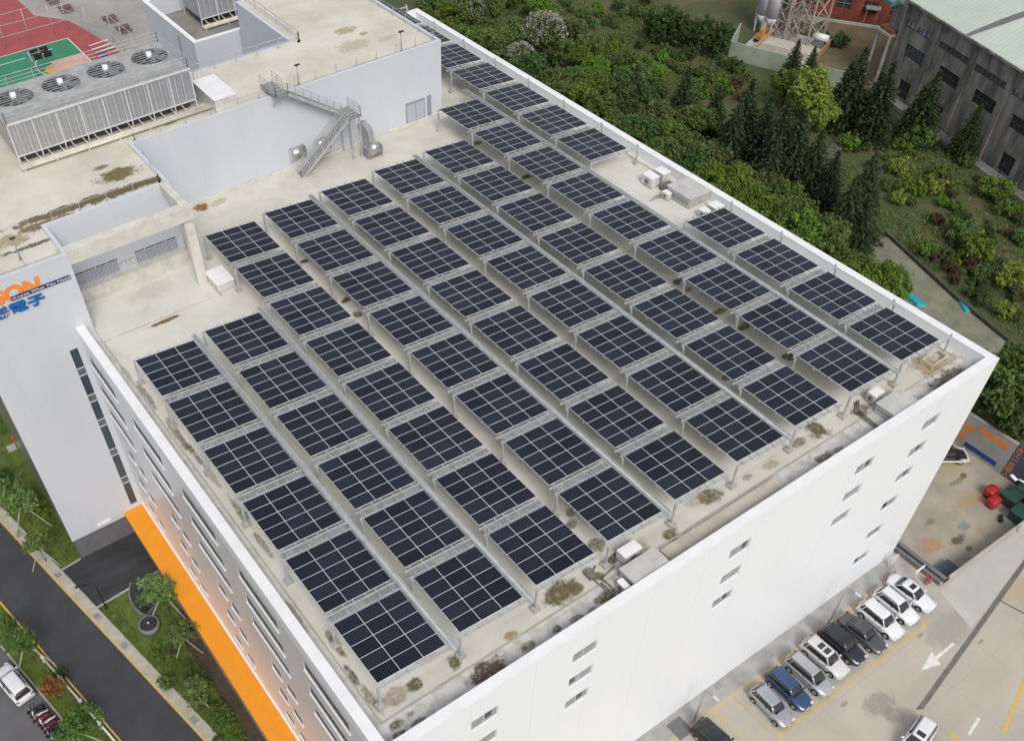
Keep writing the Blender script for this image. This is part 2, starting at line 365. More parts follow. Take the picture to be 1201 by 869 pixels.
mb = MB(); facade(mb, UL, UR, 0.0, 24.6, front_holes, lambda a, z, d: (a, VF + d, z), 0.16); mb.build('front_wall', WHITE, BLD)
mb = MB(); facade(mb, VF, 44.4, 2.9, 24.6, side_holes, lambda a, z, d: (UL + d, a, z), 0.11); mb.build('side_wall', SIDEW, BLD)
mb = MB(); mb.poly([(UR, VF, 0), (UR, VB, 0), (UR, VB, 24.6), (UR, VF, 24.6)]); mb.poly([(UR, VB, 0), (UL, VB, 0), (UL, VB, 24.6), (UR, VB, 24.6)])
mb.poly([(UL, 44.45, 0), (UL, VB, 0), (UL, VB, 24.6), (UL, 44.45, 24.6)]); mb.build('rear_wall', WHITE, BLD)
# parapet, one ring
mb = MB(); T = 0.72
mb.box(UL, UR, VF, VF + T, 24.6, PZ - 0.06)
mb.box(UL, UL + T, VF + T, 44.4, 24.6, PZ - 0.06)
mb.box(UR - T, UR, VF + T, VB, 24.6, PZ - 0.06)
mb.box(45.25, UR - T, VB - T, VB, 24.6, PZ - 0.06)
mb.build('parapet', WHITE, BLD)
mb = MB(); e = 0.025
mb.box(UL - e, UR + e, VF - e, VF + T + e, PZ - 0.06, PZ)
mb.box(UL - e, UL + T + e, VF + T + e, 44.4, PZ - 0.06, PZ)
mb.box(UR - T - e, UR + e, VF + T + e, VB + e, PZ - 0.06, PZ)
mb.box(45.26, UR - T - e, VB - T - e, VB + e, PZ - 0.06, PZ)
mb.build('coping', CAPW, BLD)
# roof deck and its kerb line
mb = MB(); mb.prism([(UL + 0.3, VF + 0.3), (UR - 0.3, VF + 0.3), (UR - 0.3, VB - 0.3), (45.0, VB - 0.3), (45.0, 58.0), (UL + 0.3, 58.0)], 24.3, RZ); mb.build('roof_deck', ROOF, BLD)
mb = MB(); k = 0.09
mb.box(-0.70, 55.5, -1.29, -1.29 + k, RZ - 0.05, RZ + 0.07); mb.box(-0.70, -0.70 + k, -1.29 + k, 44.3, RZ - 0.05, RZ + 0.07); mb.box(55.45, 55.45 + k, -1.2, 78, RZ - 0.05, RZ + 0.07)
mb.box(-0.6, 9.6, 42.55, 42.61, RZ - 0.05, RZ + 0.03)
mb.build('roof_kerb', CONC, BLD)
mb = MB(); mb.box(22.0, 33.5, -3.0, -1.55, RZ - 0.02, RZ + 0.28); mb.build('roof_slab', mat('tan_screed', (0.52, 0.48, 0.40), (0.40, 0.365, 0.295), scale=0.7, rough=0.9, detail=9, bump=0.15), BLD)
# front windows: two panes in a pale frame, one leaf often pushed open
rw = random.Random(3)
for (a0, a1, z0, z1) in front_holes:
    f = MB(); t = 0.05; y0, y1 = VF + 0.09, VF + 0.15; mid = a0 + (a1 - a0) * rw.choice((0.48, 0.5, 0.42))
    f.box(a0, a1, y0, y1, z0, z0 + t).box(a0, a1, y0, y1, z1 - t, z1).box(a0, a0 + t, y0, y1, z0 + t, z1 - t).box(a1 - t, a1, y0, y1, z0 + t, z1 - t).box(mid - t / 2, mid + t / 2, y0, y1, z0 + t, z1 - t)
    w = f.build('window', FRAMEW, BLD)
    p = MB(); p.box(a0 + t, mid - t / 2, y0 + 0.02, y1 + 0.01, z0 + t, z1 - t); pa = p.build('pane', WINGREY, w)
    p = MB(); p.box(mid + t / 2, a1 - t, y0 + 0.02, y1 + 0.01, z0 + t, z1 - t); pb = p.build('pane', WINGREY, w)
    if rw.random() < 0.85:
        s = MB(); k0 = rw.uniform(0.1, 0.5); ln = rw.uniform(0.25, 0.5); lo, hi = (a0 + t, mid - t / 2) if rw.random() < 0.4 else (mid + t / 2, a1 - t)
        x0 = lo + (hi - lo) * k0 * 0.8; s.box(x0, x0 + ln, y0 - 0.01, y0 + 0.016, z0 + 0.3 + 0.2 * rw.random(), z1 - 0.25); s.build('open_leaf', WINDARK, w)
for (a0, a1, z0, z1) in side_holes:
    f = MB(); t = 0.05; x0, x1 = UL + 0.05, UL + 0.095; n = 5 if a1 - a0 > 3 else 2
    f.box(x0, x1, a0, a1, z0, z0 + t).box(x0, x1, a0, a1, z1 - t, z1)
    for i in range(n + 1):
        y = a0 + (a1 - a0 - t) * i / n; f.box(x0, x1, y, y + t, z0 + t, z1 - t)
    w = f.build('ribbon_window' if n == 5 else 'window', REVEAL, BLD)
    f = MB(); f.box(UL - 0.09, UL + 0.045, a0 - .05, a1 + .05, z0 - 0.08, z0 + 0.012); f.build('sill', CAPW, w)
    p = MB(); p.box(x0 + 0.015, x1 + 0.01, a0 + t, a1 - t, z0 + t, z1 - t); p.build('pane', SIDEG, w)
# orange canopy over the ground floor
mb = MB(); mb.box(-4.25, UL, VF, 44.38, 2.32, 2.88); c_o = mb.build('canopy', ORANGE, BLD)
mb = MB(); mb.box(UL - 0.14, UL - 0.003, VF, 44.38, 2.885, 3.02); mb.build('flashing', CAPW, c_o)
mb = MB(); mb.box(-3.95, UL + 0.01, VF + 0.1, 44.3, -0.9, 2.32); mb.build('plinth_wall', PLINTH, BLD)
mb = MB(); mb.box(-4.05, -3.955, VF + 0.1, 38.0, -0.8, 0.2); mb.build('plinth_kerb', CONCD, BLD)
# stair tower with its glazed slot
slot = (-3.27, -2.56, 3.4, 24.0)
mb = MB(); facade(mb, -9.9, -0.65, 2.3, 24.86, [slot], lambda a, z, d: (a, 44.4 + d, z), 0.18)
mb.poly([(-0.65, 44.4, 2.3), (-0.65, 67, 2.3), (-0.65, 67, 24.85), (-0.65, 44.4, 24.85)]); mb.poly([(-9.9, 44.4, 2.3), (-0.65, 44.4, 2.3), (-0.65, 67, 2.3), (-9.9, 67, 2.3)])
mb.build('tower_wall', LAV, BLD)
mb = MB(); mb.box(-9.9, -9.7, 44.41, 67, 2.32, 24.84); mb.build('tower_glazing', mat('mauve_glass', (0.22, 0.20, 0.22), (0.14, 0.13, 0.14), scale=0.3, rough=0.2), BLD)
mb = MB(); mb.box(slot[0], slot[1], 44.53, 44.6, slot[2], slot[3]); sl = mb.build('slot_window', TEALGLASS, BLD)
mb = MB(); mz = MB()
for zc in (21.4, 18.2, 15.05, 11.05, 7.0):
    mz = MB(); mz.box(slot[0], slot[1], 44.50, 44.525, zc - 0.42, zc + 0.42); mz.build('spandrel', SPANDREL, sl); mb.box(slot[0], slot[1], 44.46, 44.495, zc - 0.46, zc - 0.37); mb.box(slot[0], slot[1], 44.46, 44.495, zc + 0.37, zc + 0.46)
mb.build('transom', FRAMEW, sl)
mb = MB(); mb.box(-9.75, -0.8, 44.7, 66, -0.9, 2.29); mb.build('tower_base', DKGREY, BLD)
mb = MB(); mb.box(-7.1, -5.6, 44.3, 44.395, 2.75, 3.0); mb.build('wall_plaque', CAPW, BLD)
# the upper storey: one block with a notched outline
UP = [(-9.9, 44.4), (-0.65, 44.4), (-0.65, 49.35), (10.5, 49.35), (10.5, 57.4), (45.25, 57.4), (45.25, VB), (32.4, VB), (32.4, 66.9), (-9.9, 66.9)]
mb = MB(); mb.prism(UP, 24.86, 32.62); mb.build('upper_storey_wall', LAV, BLD)
def inset(pts, d):
    out = []
    k = len(pts)
    for i in range(k):
        p0, p1, p2 = Vector(pts[i-1]), Vector(pts[i]), Vector(pts[(i+1) % k])
        e1 = (p1 - p0).normalized(); e2 = (p2 - p1).normalized()
        n1 = Vector((-e1.y, e1.x)); n2 = Vector((-e2.y, e2.x)); out.append(tuple(p1 + (n1 + n2) * d))
    return out
mb = MB(); mb.prism(inset(UP, 0.32), 32.5, UZ); mb.build('upper_roof', UROOF, BLD)
mb = MB(); i0, i1 = inset(UP, -0.02), inset(UP, 0.3)
for i in range(len(UP)):
    j = (i + 1) % len(UP)
    mb.prism([i0[i], i0[j], i1[j], i1[i]], 32.625, 32.86)
mb.build('upper_parapet', LAV, BLD)
# portal frame in front of the recess
mb = MB(); mb.box(-0.64, 10.32, 44.45, 45.35, 31.75, 33.0); mb.box(9.45, 10.32, 44.75, 45.34, 24.9, 31.749); mb.box(9.6, 10.3, 45.352, 49.34, 32.2, 32.98); mb.build('portal_frame', BEIGE, BLD)
mb = MB(); mb.box(-0.5, 10.45, 48.75, 49.34, RZ - 0.02, 26.05); mb.box(-0.5, 10.45, 48.2, 48.28, RZ - 0.02, RZ + 0.12); mb.build('wall_plinth', BEIGE, BLD)
mb = MB()
for u in [0.15 + 1.02 * i for i in range(4)] + [5.85 + 1.02 * i for i in range(4)]:
    lv = MB(); lv.box(u, u + 0.9, 49.28, 49.345, 26.25, 27.5); lo = lv.build('louvre', DARKIN, BLD)
    sl_ = MB()
    for q in range(6): sl_.obox((u + 0.45, 49.25, 26.36 + 0.205 * q), (0.45, 0, 0), (0, 0.035, -0.03), (0, 0.03, 0.035))
    sl_.build('slats', LAV, lo)
for u in (4.55, 5.0, 5.4):
    p = MB(); p.cyl((u, 49.36, 26.9), (u, 49.1, 26.9), 0.2, n=14); p.build('vent_pipe', ALU, BLD)
# door on the upper storey wall
d = MB(); d.box(40.5, 42.95, 57.33, 57.395, 24.95, 27.3); dr = d.build('double_door', mat('grey_door', (0.30, 0.32, 0.34), (0.27, 0.29, 0.31), rough=0.45), BLD)
d = MB(); d.box(40.62, 41.68, 57.30, 57.328, 25.0, 27.0).box(41.76, 42.83, 57.30, 57.328, 25.0, 27.0); d.build('door_leaf', mat('pale_door', (0.42, 0.46, 0.50), (0.38, 0.42, 0.46), rough=0.4), dr)
d = MB(); d.box(43.3, 43.8, 57.33, 57.395, 24.95, 27.35); d.build('side_door', mat('grey_door_leaf', (0.28, 0.30, 0.33), (0.25, 0.27, 0.3), rough=0.45), BLD)
# the wall foot along the upper storey
mb = MB(); mb.box(10.6, 45.2, 57.05, 57.39, RZ - 0.02, RZ + 0.14); mb.build('wall_kerb', BEIGE, BLD)
# rear annex: an open plant well behind the upper storey
ANX = thing('plant_annex', 'white walled open plant well behind the rooftop storey, a cooling unit inside', 'annex', (31, 87, 0))
X0, X1, Y0, Y1, AZ_ = 26.7, 44.0, 79.62, 94.0, 29.6
mb = MB(); w = 0.5
mb.box(X0, X1, Y0, Y0 + w, 0, AZ_); mb.box(X0, X0 + w, Y0 + w, Y1, 0, AZ_); mb.box(X1 - w, X1, Y0 + w, Y1, 0, AZ_); mb.box(X0 + w, X1 - w, Y1 - w, Y1, 0, AZ_)
mb.build('wall', LAV, ANX)
mb = MB(); mb.box(X0 + w, X1 - w, Y0 + w, Y1 - w, 26.5, 27.6); mb.build('floor', CONCD, ANX)
mb = MB(); mb.box(X0 - .02, X1 + .02, Y0 - .02, Y0 + w + .02, AZ_, AZ_ + .08); mb.box(X0 - .02, X0 + w + .02, Y0 + w + .02, Y1 + .02, AZ_, AZ_ + .08); mb.box(X0 + w + .02, X1, Y1 - w - .02, Y1 + .02, AZ_, AZ_ + .08); mb.build('coping', CAPW, ANX)
mb = MB(); mb.bar((26.62, 84, 12), (26.62, 84, 29.0), 0.12); mb.tube([(26.5, 88, 14), (26.5, 88, 24), (26.5, 85.5, 25)], 0.12); mb.box(26.35, 26.69, 84.6, 85.6, 22.5, 24.0); mb.build('pipework', STEEL, ANX)

# ------------------------------------------------------------------ solar arrays
CELL = bpy.data.materials.new('solar_cells'); CELL.use_nodes = True
n, l = CELL.node_tree.nodes, CELL.node_tree.links; b = n['Principled BSDF']
tc = n.new('ShaderNodeTexCoord'); sp = n.new('ShaderNodeSeparateXYZ'); l.new(tc.outputs['Object'], sp.inputs[0])
def grid_line(axis, pitch, width):
    f = math_node(n, l, 'FRACT', math_node(n, l, 'DIVIDE', math_node(n, l, 'ADD', sp.outputs[axis], 100 * pitch), pitch))
    return math_node(n, l, 'LESS_THAN', f, width / pitch)
k1 = math_node(n, l, 'MAXIMUM', grid_line(0, 0.1585, 0.016), grid_line(1, 0.1585, 0.016))
oi = n.new('ShaderNodeObjectInfo')
mr = n.new('ShaderNodeMapRange'); mr.inputs[3].default_value = 0.75; mr.inputs[4].default_value = 1.3; l.new(oi.outputs['Random'], mr.inputs[0])
rgb = n.new('ShaderNodeRGB'); rgb.outputs[0].default_value = (0.0048, 0.0066, 0.0150, 1)
rgl = n.new('ShaderNodeRGB'); rgl.outputs[0].default_value = (0.082, 0.092, 0.115, 1)
cc = mixin(n, l, k1, rgb.outputs[0], rgl.outputs[0])
hs = n.new('ShaderNodeHueSaturation'); l.new(cc, hs.inputs['Color']); l.new(mr.outputs[0], hs.inputs['Value'])
l.new(hs.outputs[0], b.inputs['Base Color'])
b.inputs['Roughness'].default_value = 0.22; b.inputs['Specular IOR Level'].default_value = 0.12
PW_, PL_ = 1.664, 1.017
mb = MB(); mb.box(-PW_/2, PW_/2, -PL_/2, PL_/2, -0.035, -0.004)
mb.slot(0)
fr = 0.010
for (x0, x1, y0, y1) in ((-PW_/2, PW_/2, -PL_/2, -PL_/2 + fr), (-PW_/2, PW_/2, PL_/2 - fr, PL_/2), (-PW_/2, -PW_/2 + fr, -PL_/2 + fr, PL_/2 - fr), (PW_/2 - fr, PW_/2, -PL_/2 + fr, PL_/2 - fr)):
    mb.box(x0, x1, y0, y1, -0.003, 0.006)
mb.slot(1); mb.poly([(-PW_/2 + fr, -PL_/2 + fr, 0.001), (PW_/2 - fr, -PL_/2 + fr, 0.001), (PW_/2 - fr, PL_/2 - fr, 0.001), (-PW_/2 + fr, PL_/2 - fr, 0.001)])
PANEL_ME = mb.mesh('solar_panel', [mat('panel_frame', (0.84, 0.85, 0.87), (0.76, 0.77, 0.79), rough=0.35), CELL])
US = [0.0, 6.08, 12.14, 18.28, 24.42, 30.48, 36.56, 42.70, 48.77]
ROWP, ARRD, ARRW, H0, DROP = 6.1375, 5.13, 5.02, 2.40, 0.41
TH = math.atan2(DROP, ARRW)
def zt(x): return H0 - DROP * x / ARRW
# frame: purlins along the strip, two edge beams
mb = MB()
for i in range(3):
    for dx in (0.36, 1.3):
        x = i * 1.673 + dx; mb.box(x - 0.03, x + 0.03, -0.42, ARRD + 0.46, zt(x) - 0.14, zt(x) - 0.045)
for y in (-0.2, ARRD + 0.2):
    mb.bar((-0.16, y, zt(-0.16) - 0.21), (ARRW + 0.14, y, zt(ARRW + 0.14) - 0.21), 0.12, 0.13)
for y in (ARRD * 0.35, ARRD * 0.68):
    mb.bar((0, y, zt(0) - 0.22), (ARRW, y, zt(ARRW) - 0.22), 0.08, 0.12)
FRAME_ME = mb.mesh('frame', GALV)
mb = MB()
for i in range(3):                                 # deck plates of the service gap between two rows
    for (a, bb) in ((0.02, 1.66),):
        x0, x1 = i * 1.673 + a, i * 1.673 + bb
        mb.poly([(x0, ARRD + 0.28, zt(x0) - 0.15), (x1, ARRD + 0.28, zt(x1) - 0.15), (x1, ARRD + 0.74, zt(x1) - 0.15), (x0, ARRD + 0.74, zt(x0) - 0.15)])
GRATE = mat('walkway_plate', (0.30, 0.31, 0.295), (0.17, 0.18, 0.165), scale=1.4, rough=0.6, detail=8)
DECK_ME = mb.mesh('walkway_plate', GRATE)
def post_mesh(x):
    mb = MB(); mb.box(x - 0.07, x + 0.07, -0.07, 0.07, 0.22, zt(x) - 0.25)
    mb.box(x - 0.16, x + 0.16, -0.16, 0.16, 0.20, 0.225); mb.slot(1)
    mb.box(x - 0.27, x + 0.27, -0.27, 0.27, -0.02, 0.20); return mb.mesh('post', [GALV, CONC])
POSTL, POSTR = post_mesh(-0.1), post_mesh(6.25)
mb = MB(); mb.bar((ARRW + 0.15, 0, zt(ARRW) - 0.21), (6.45, 0, zt(ARRW) - 0.21), 0.11, 0.12); mb.bar((6.25, 0, zt(6.25) - .3), (6.25, 0, zt(ARRW) + .12), .13)
BRACK = mb.mesh('bracket', GALV)
ORD = ['first', 'second', 'third', 'fourth', 'fifth', 'sixth', 'seventh', 'eighth', 'ninth', 'tenth', 'eleventh', 'twelfth', 'thirteenth', 'fourteenth']
def ordinal(k): return ORD[k - 1] if k <= len(ORD) else '%dth' % k
rows_of = {1: range(3, 9), 2: range(3, 9), 8: range(0, 9), 9: [-4, -3, -2, -1, 0, 1, 2, 5, 6, 7, 8]}
pr = random.Random(11)
for s in range(1, 10):
    rows = sorted(rows_of.get(s, range(1, 9)))
    for r in rows:
        pos = 8 - r + 1
        v = (8 - r) * ROWP
        if s == 9 and r <= 2:
            lab = 'solar array beyond the air conditioners, %s from the far corner along the right parapet' % ordinal(r + 5)
        elif s == 1 or s == 9:
            lab = 'solar array, %s from the front edge in the strip nearest the %s parapet' % (ordinal(pos), 'left' if s == 1 else 'right')
        else:
            lab = 'solar array, %s from the front edge in the %s strip from the left' % (ordinal(pos), ordinal(s))
        t = thing('solar_array', lab, 'solar array', (US[s-1], v, RZ), 0, 'solar arrays on the flat roof')
        for i in range(3):
            for j in range(5):
                x = 1.673 * (i + 0.5); y = 1.026 * (j + 0.5)
                link_mesh('solar_panel', PANEL_ME, t, (x, y, zt(x)), (pr.uniform(-0.002, 0.002), TH + pr.uniform(-0.002, 0.002), 0))
        link_mesh('frame', FRAME_ME, t)
        if r - 1 in rows: link_mesh('walkway_plate', DECK_ME, t)
        for me in ((POSTL, POSTR) if s == 9 else (POSTL,)):
            link_mesh('post', me, t, (0, ARRD + 0.02, 0))
            if r == 8 or (s == 9 and r == 2): link_mesh('post', me, t, (0, -0.24, 0))
        if s == 9:
            link_mesh('bracket', BRACK, t, (0, ARRD + 0.2, 0))
            if r in (2, 8): link_mesh('bracket', BRACK, t, (0, -0.2, 0))
# cable trays along the strips
for s, y1 in ((1, 36.6), (2, 36.6), (4, 49.0), (6, 49.0), (8, 57.0)):
    x = US[s-1] + ARRW + 0.12
    mb = MB(); z = RZ + 1.86
    mb.box(x, x + 0.42, -0.6, y1, z - 0.03, z); mb.box(x, x + 0.04, -0.6, y1, z + 0.001, z + 0.11); mb.box(x + 0.38, x + 0.42, -0.6, y1, z + 0.001, z + 0.11)
    mb.cyl((x + 0.21, -0.6, z + 0.05), (x + 0.21, y1, z + 0.05), 0.045, n=8)
    t = tag(mb.build('cable_tray', GALV), 'long galvanised cable tray running beside the %s strip of solar arrays' % ORD[s-1], 'cable tray', 'cable trays between the arrays')

# ------------------------------------------------------------------ air conditioning on the roof
def fan_face(mb, c, r, ax):
    mb.cyl(c, Vector(c) + Vector(ax) * 0.03, r, n=18)
def ac_unit(name, label, x0, x1, y0, y1, z1, face='x', fans=1, base=0.12):
    t = thing(name, label, 'air conditioner', ((x0 + x1) / 2, (y0 + y1) / 2, RZ))
    mb = MB(); mb.box(x0, x1, y0, y1, RZ + base, z1); mb.build('casing', ACW, t)
    mb = MB(); mb.box(x0 + 0.05, x0 + 0.15, y0, y1, RZ - 0.01, RZ + base - 0.003); mb.box(x1 - 0.15, x1 - 0.05, y0, y1, RZ - 0.01, RZ + base - 0.003); mb.build('foot', STEEL, t)
    mb = MB(); mb.box(x0 - 0.02, x1 + 0.02, y0 - 0.02, y1 + 0.02, z1 + 0.002, z1 + 0.05); mb.build('top_plate', CAPW, t)
    for i in range(fans):
        h = (z1 - RZ - base) / fans; cz = RZ + base + h * (i + 0.5); r = min(h, (y1 - y0)) * 0.36
        mb = MB()
        if face == 'x': mb.cyl((x0 - 0.003, (y0 + y1) / 2, cz), (x0 - 0.04, (y0 + y1) / 2, cz), r, n=20)
        else: mb.cyl(((x0 + x1) / 2, y0 - 0.003, cz), ((x0 + x1) / 2, y0 - 0.04, cz), min(r, (x1 - x0) * 0.36), n=20)
        g = mb.build('fan_grille', STEEL, t)
        mb = MB()
        if face == 'x': mb.cyl((x0 - 0.041, (y0 + y1) / 2, cz), (x0 - 0.06, (y0 + y1) / 2, cz), r * 0.35, n=14)
        else: mb.cyl(((x0 + x1) / 2, y0 - 0.041, cz), ((x0 + x1) / 2, y0 - 0.06, cz), r * 0.3, n=14)
        mb.build('hub', BLACKM, g)
    return t
def plant_box(label, x0, x1, y0, y1, z1, side='x', lid=None):
    t = thing('plant_housing', label, 'plant housing', ((x0 + x1) / 2, (y0 + y1) / 2, RZ), 0, 'low boxed housings over roof plant')
    mb = MB(); mb.box(x0 + 0.08, x1 - 0.08, y0 + 0.08, y1 - 0.08, RZ - 0.01, z1 - 0.12); mb.build('body', ACG, t)
    mb = MB(); mb.box(x0, x1, y0, y1, z1 - 0.12, z1); mb.build('lid', lid or ACG, t)
    f = MB()
    if side == 'x':
        x = x0 + 0.075; f.box(x - 0.03, x, y0 + 0.25, y1 - 0.25, RZ + 0.25, z1 - 0.3); g = f.build('louvre', WINGREY, t)
        f = MB()
        for (a, b_, c, d) in ((y0 + .18, y0 + .25, RZ + .2, z1 - .25), (y1 - .25, y1 - .18, RZ + .2, z1 - .25), (y0 + .25, y1 - .25, RZ + .18, RZ + .25), (y0 + .25, y1 - .25, z1 - .3, z1 - .23)): f.box(x - 0.05, x, a, b_, c, d)
        f.build('frame', ALU, g)
    else:
        y = y0 + 0.075; f.box(x0 + 0.25, x1 - 0.25, y - 0.03, y, RZ + 0.25, z1 - 0.3); f.build('louvre', WINGREY, t)
    return t
LIDC = mat('cement_lid', (0.53, 0.52, 0.49), (0.43, 0.42, 0.39), scale=1.2, rough=0.85, bump=0.1, detail=8)
plant_box('flat grey boxed housing by the front parapet in front of the fourth strip', 18.25, 21.45, -3.0, -1.38, 25.8, 'x', LIDC)
plant_box('flat grey boxed housing with a glazed end near the right front corner', 44.97, 47.85, -3.0, -1.15, 25.8, 'x', LIDC)
plant_box('flat grey boxed housing against the right parapet, louvred along its side', 53.3, 56.1, 27.2, 30.45, 26.05, 'x', LIDC)
ac_unit('outdoor_unit', 'small white outdoor unit with one fan beside the grey housing at the front parapet', 17.55, 18.0, -2.8, -2.0, 25.6)
ac_unit('outdoor_unit', 'white outdoor unit behind the front grey housing, a pale lid on top', 19.2, 20.75, -1.0, -0.15, 25.75, 'y')
ac_unit('outdoor_unit', 'white boxed outdoor unit behind the glazed housing near the right corner', 45.5, 46.6, -0.75, 0.0, 25.75, 'x', 1)
ac_unit('outdoor_unit', 'outdoor unit with a round fan, nearer the arrays of the parapet pair', 52.9, 53.95, 32.1, 33.5, 25.95)
ac_unit('outdoor_unit', 'outdoor unit with a pale top, hard against the right parapet', 54.4, 55.4, 32.05, 33.4, 25.95)
ac_unit('outdoor_unit', 'small outdoor unit with a fan fixed to the end of the louvred grey housing', 52.7, 53.25, 29.6, 30.4, 25.6)
ac_unit('outdoor_unit', 'outdoor unit between the louvred grey housing and the arrays, under a pale lid', 54.2, 55.3, 24.6, 25.8, 25.95)
ac_unit('outdoor_unit', 'dull outdoor unit wedged behind the pale lidded one at the right parapet', 53.2, 54.0, 25.0, 26.0, 25.7)
t = thing('switch_cabinet', 'cream metal cabinet at the foot of the portal frame column', 'cabinet', (11.1, 43.8, RZ))
mb = MB(); mb.box(10.35, 11.95, 42.6, 45.0, RZ - 0.01, 25.85); mb.build('body', ACW, t)
mb = MB(); mb.box(10.28, 12.02, 42.53, 45.07, 25.853, 25.95); mb.build('lid', CAPW, t)
mb = MB(); mb.box(10.6, 11.1, 42.54, 42.597, 25.1, 25.6); mb.box(11.25, 11.7, 42.50, 42.597, 25.15, 25.5); mb.build('junction_box', ALU, t)
mb = MB(); mb.tube([(10.4, 42.55, 25.3), (10.4, 42.3, 25.0), (10.4, 42.3, RZ)], 0.04); mb.build('conduit', STEEL, t)
# plant pipes lying round the housings
mb = MB(); mb.tube([(17.4, -2.6, RZ + .12), (17.2, -1.0, RZ + .12), (18.6, -0.7, RZ + .12)], 0.06); mb.tube([(16.9, -2.9, RZ + .1), (16.7, -0.4, RZ + .1), (17.6, 0.1, RZ + .1)], 0.05); mb.tube([(17.1, -3.0, RZ + .08), (16.95, -1.2, RZ + .08)], 0.07)
mb.box(16.5, 17.1, -0.6, 0.1, RZ, RZ + 0.35)
tag(mb.build('refrigerant_pipes', mat('lagged_pipe', (0.24, 0.23, 0.21), (0.13, 0.125, 0.11), scale=3, rough=0.8)), 'grey lagged pipes beside the front grey housing', 'pipes')
mb = MB()
for k in range(3): mb.tube([(45.0 - 0.2 * k, 0.2, RZ + .1), (44.1 - 0.2 * k, -0.6, RZ + .1), (43.9 - 0.15 * k, -2.6, RZ + .1)], 0.05)
tag(mb.build('refrigerant_pipes', mat('lagged_pipe', (0.26, 0.25, 0.23), (0.15, 0.14, 0.13), scale=3, rough=0.8)), 'grey pipes lying beside the glazed housing near the right corner', 'pipes')
mb = MB()
for k in range(2): mb.tube([(54.0 + 0.25 * k, 32.1, RZ + .2), (53.9 + 0.25 * k, 31.2, RZ + .15), (54.2 + 0.3 * k, 30.0, RZ + .3)], 0.06)
mb.box(53.6, 54.9, 30.2, 31.7, RZ, RZ + 0.5)
tag(mb.build('refrigerant_pipes', mat('lagged_pipe', (0.20, 0.20, 0.19), (0.10, 0.10, 0.09), scale=3, rough=0.8)), 'grey lagged pipes between the outdoor units and the louvred housing', 'pipes')
# corner steel frame near the right front
mb = MB()
for (p, q) in (((52.6, -0.9, RZ), (52.6, -0.9, RZ + 0.5)), ((54.6, -0.9, RZ), (54.6, -0.9, RZ + 0.5)), ((52.6, -0.9, RZ + .5), (54.6, -0.9, RZ + .5)), ((52.6, 0.1, RZ + .5), (54.6, 0.1, RZ + .5)), ((54.6, -0.9, RZ + .5), (54.6, 0.1, RZ + .5)), ((52.6, -.9, RZ + .5), (52.6, .1, RZ + .5)), ((52.6, .1, RZ), (52.6, .1, RZ + .5)), ((54.6, .1, RZ), (54.6, .1, RZ + .5))): mb.bar(p, q, 0.07)
tag(mb.build('pipe_rack', BEIGE), 'low pale pipe rack in the right front corner of the roof', 'pipe rack')

# ------------------------------------------------------------------ duct, hoods, lamps and railings of the upper storey
for k, (u, lab) in enumerate(((26.9, 'round metal air hood on the pale wall, left of the staircase'), (29.85, 'round metal air hood on the pale wall, behind the steel staircase'))):
    t = thing('air_hood', lab, 'air hood', (u, 57.39, 26.4), 0, 'metal hoods on the upper storey wall')
    mb = MB(); mb.smooth = True; n_ = 14; rings = []
    for x in (-0.85, 0.85):
        rings.append([(u + x, 57.39 - 0.05 - 0.62 * math.sin(PI * i / n_), 26.35 + 0.62 * math.cos(PI * i / n_)) for i in range(n_ + 1)])
    mb.loft(rings); mb.smooth = False; mb.build('hood', SHINY, t)
    mb = MB(); mb.box(u - 0.9, u - 0.852, 56.8, 57.38, 25.75, 26.95); mb.box(u + 0.852, u + 0.9, 56.8, 57.38, 25.75, 26.95); mb.build('end_cheek', ALU, t)
t = thing('extract_duct', 'bare metal duct elbow coming out of the pale wall and bending to the roof', 'duct', (34.6, 55.5, RZ))
mb = MB(); mb.smooth = True
def ring(c, d, r, n=16):
    d = Vector(d).normalized(); a = d.cross(Vector((1, 0, 0.01))).normalized(); b2 = d.cross(a)
    return [Vector(c) + (a * math.cos(2*PI*i/n) + b2 * math.sin(2*PI*i/n)) * r for i in range(n)]
path = [((34.9, 57.38, 26.7), (0, -1, 0)), ((34.9, 56.6, 26.7), (0, -1, -0.1)), ((34.8, 56.0, 26.5), (0, -1, -.5)), ((34.6, 55.5, 26.0), (-.1, -.8, -.8)), ((34.4, 54.9, 25.75), (-.1, -1, -.3)), ((34.2, 53.6, 25.75), (-.1, -1, 0))]
mb.loft([ring(c, d, 0.55 if i < 4 else 0.6) for i, (c, d) in enumerate(path)]); mb.build('duct_bend', SHINY, t)
mb = MB(); mb.smooth = True; mb.cyl((33.6, 54.2, 25.55), (35.0, 54.2, 25.55), 0.62, n=20); mb.build('fan_casing', SHINY, t)
mb = MB(); mb.box(33.3, 33.58, 53.8, 54.8, RZ, 26.0); mb.build('motor', STEEL, t)
mb = MB(); mb.box(33.5, 33.6, 53.6, 55, RZ - .01, RZ + .1); mb.box(34.9, 35.0, 53.6, 55, RZ - .01, RZ + .1); mb.build('foot', STEEL, t)
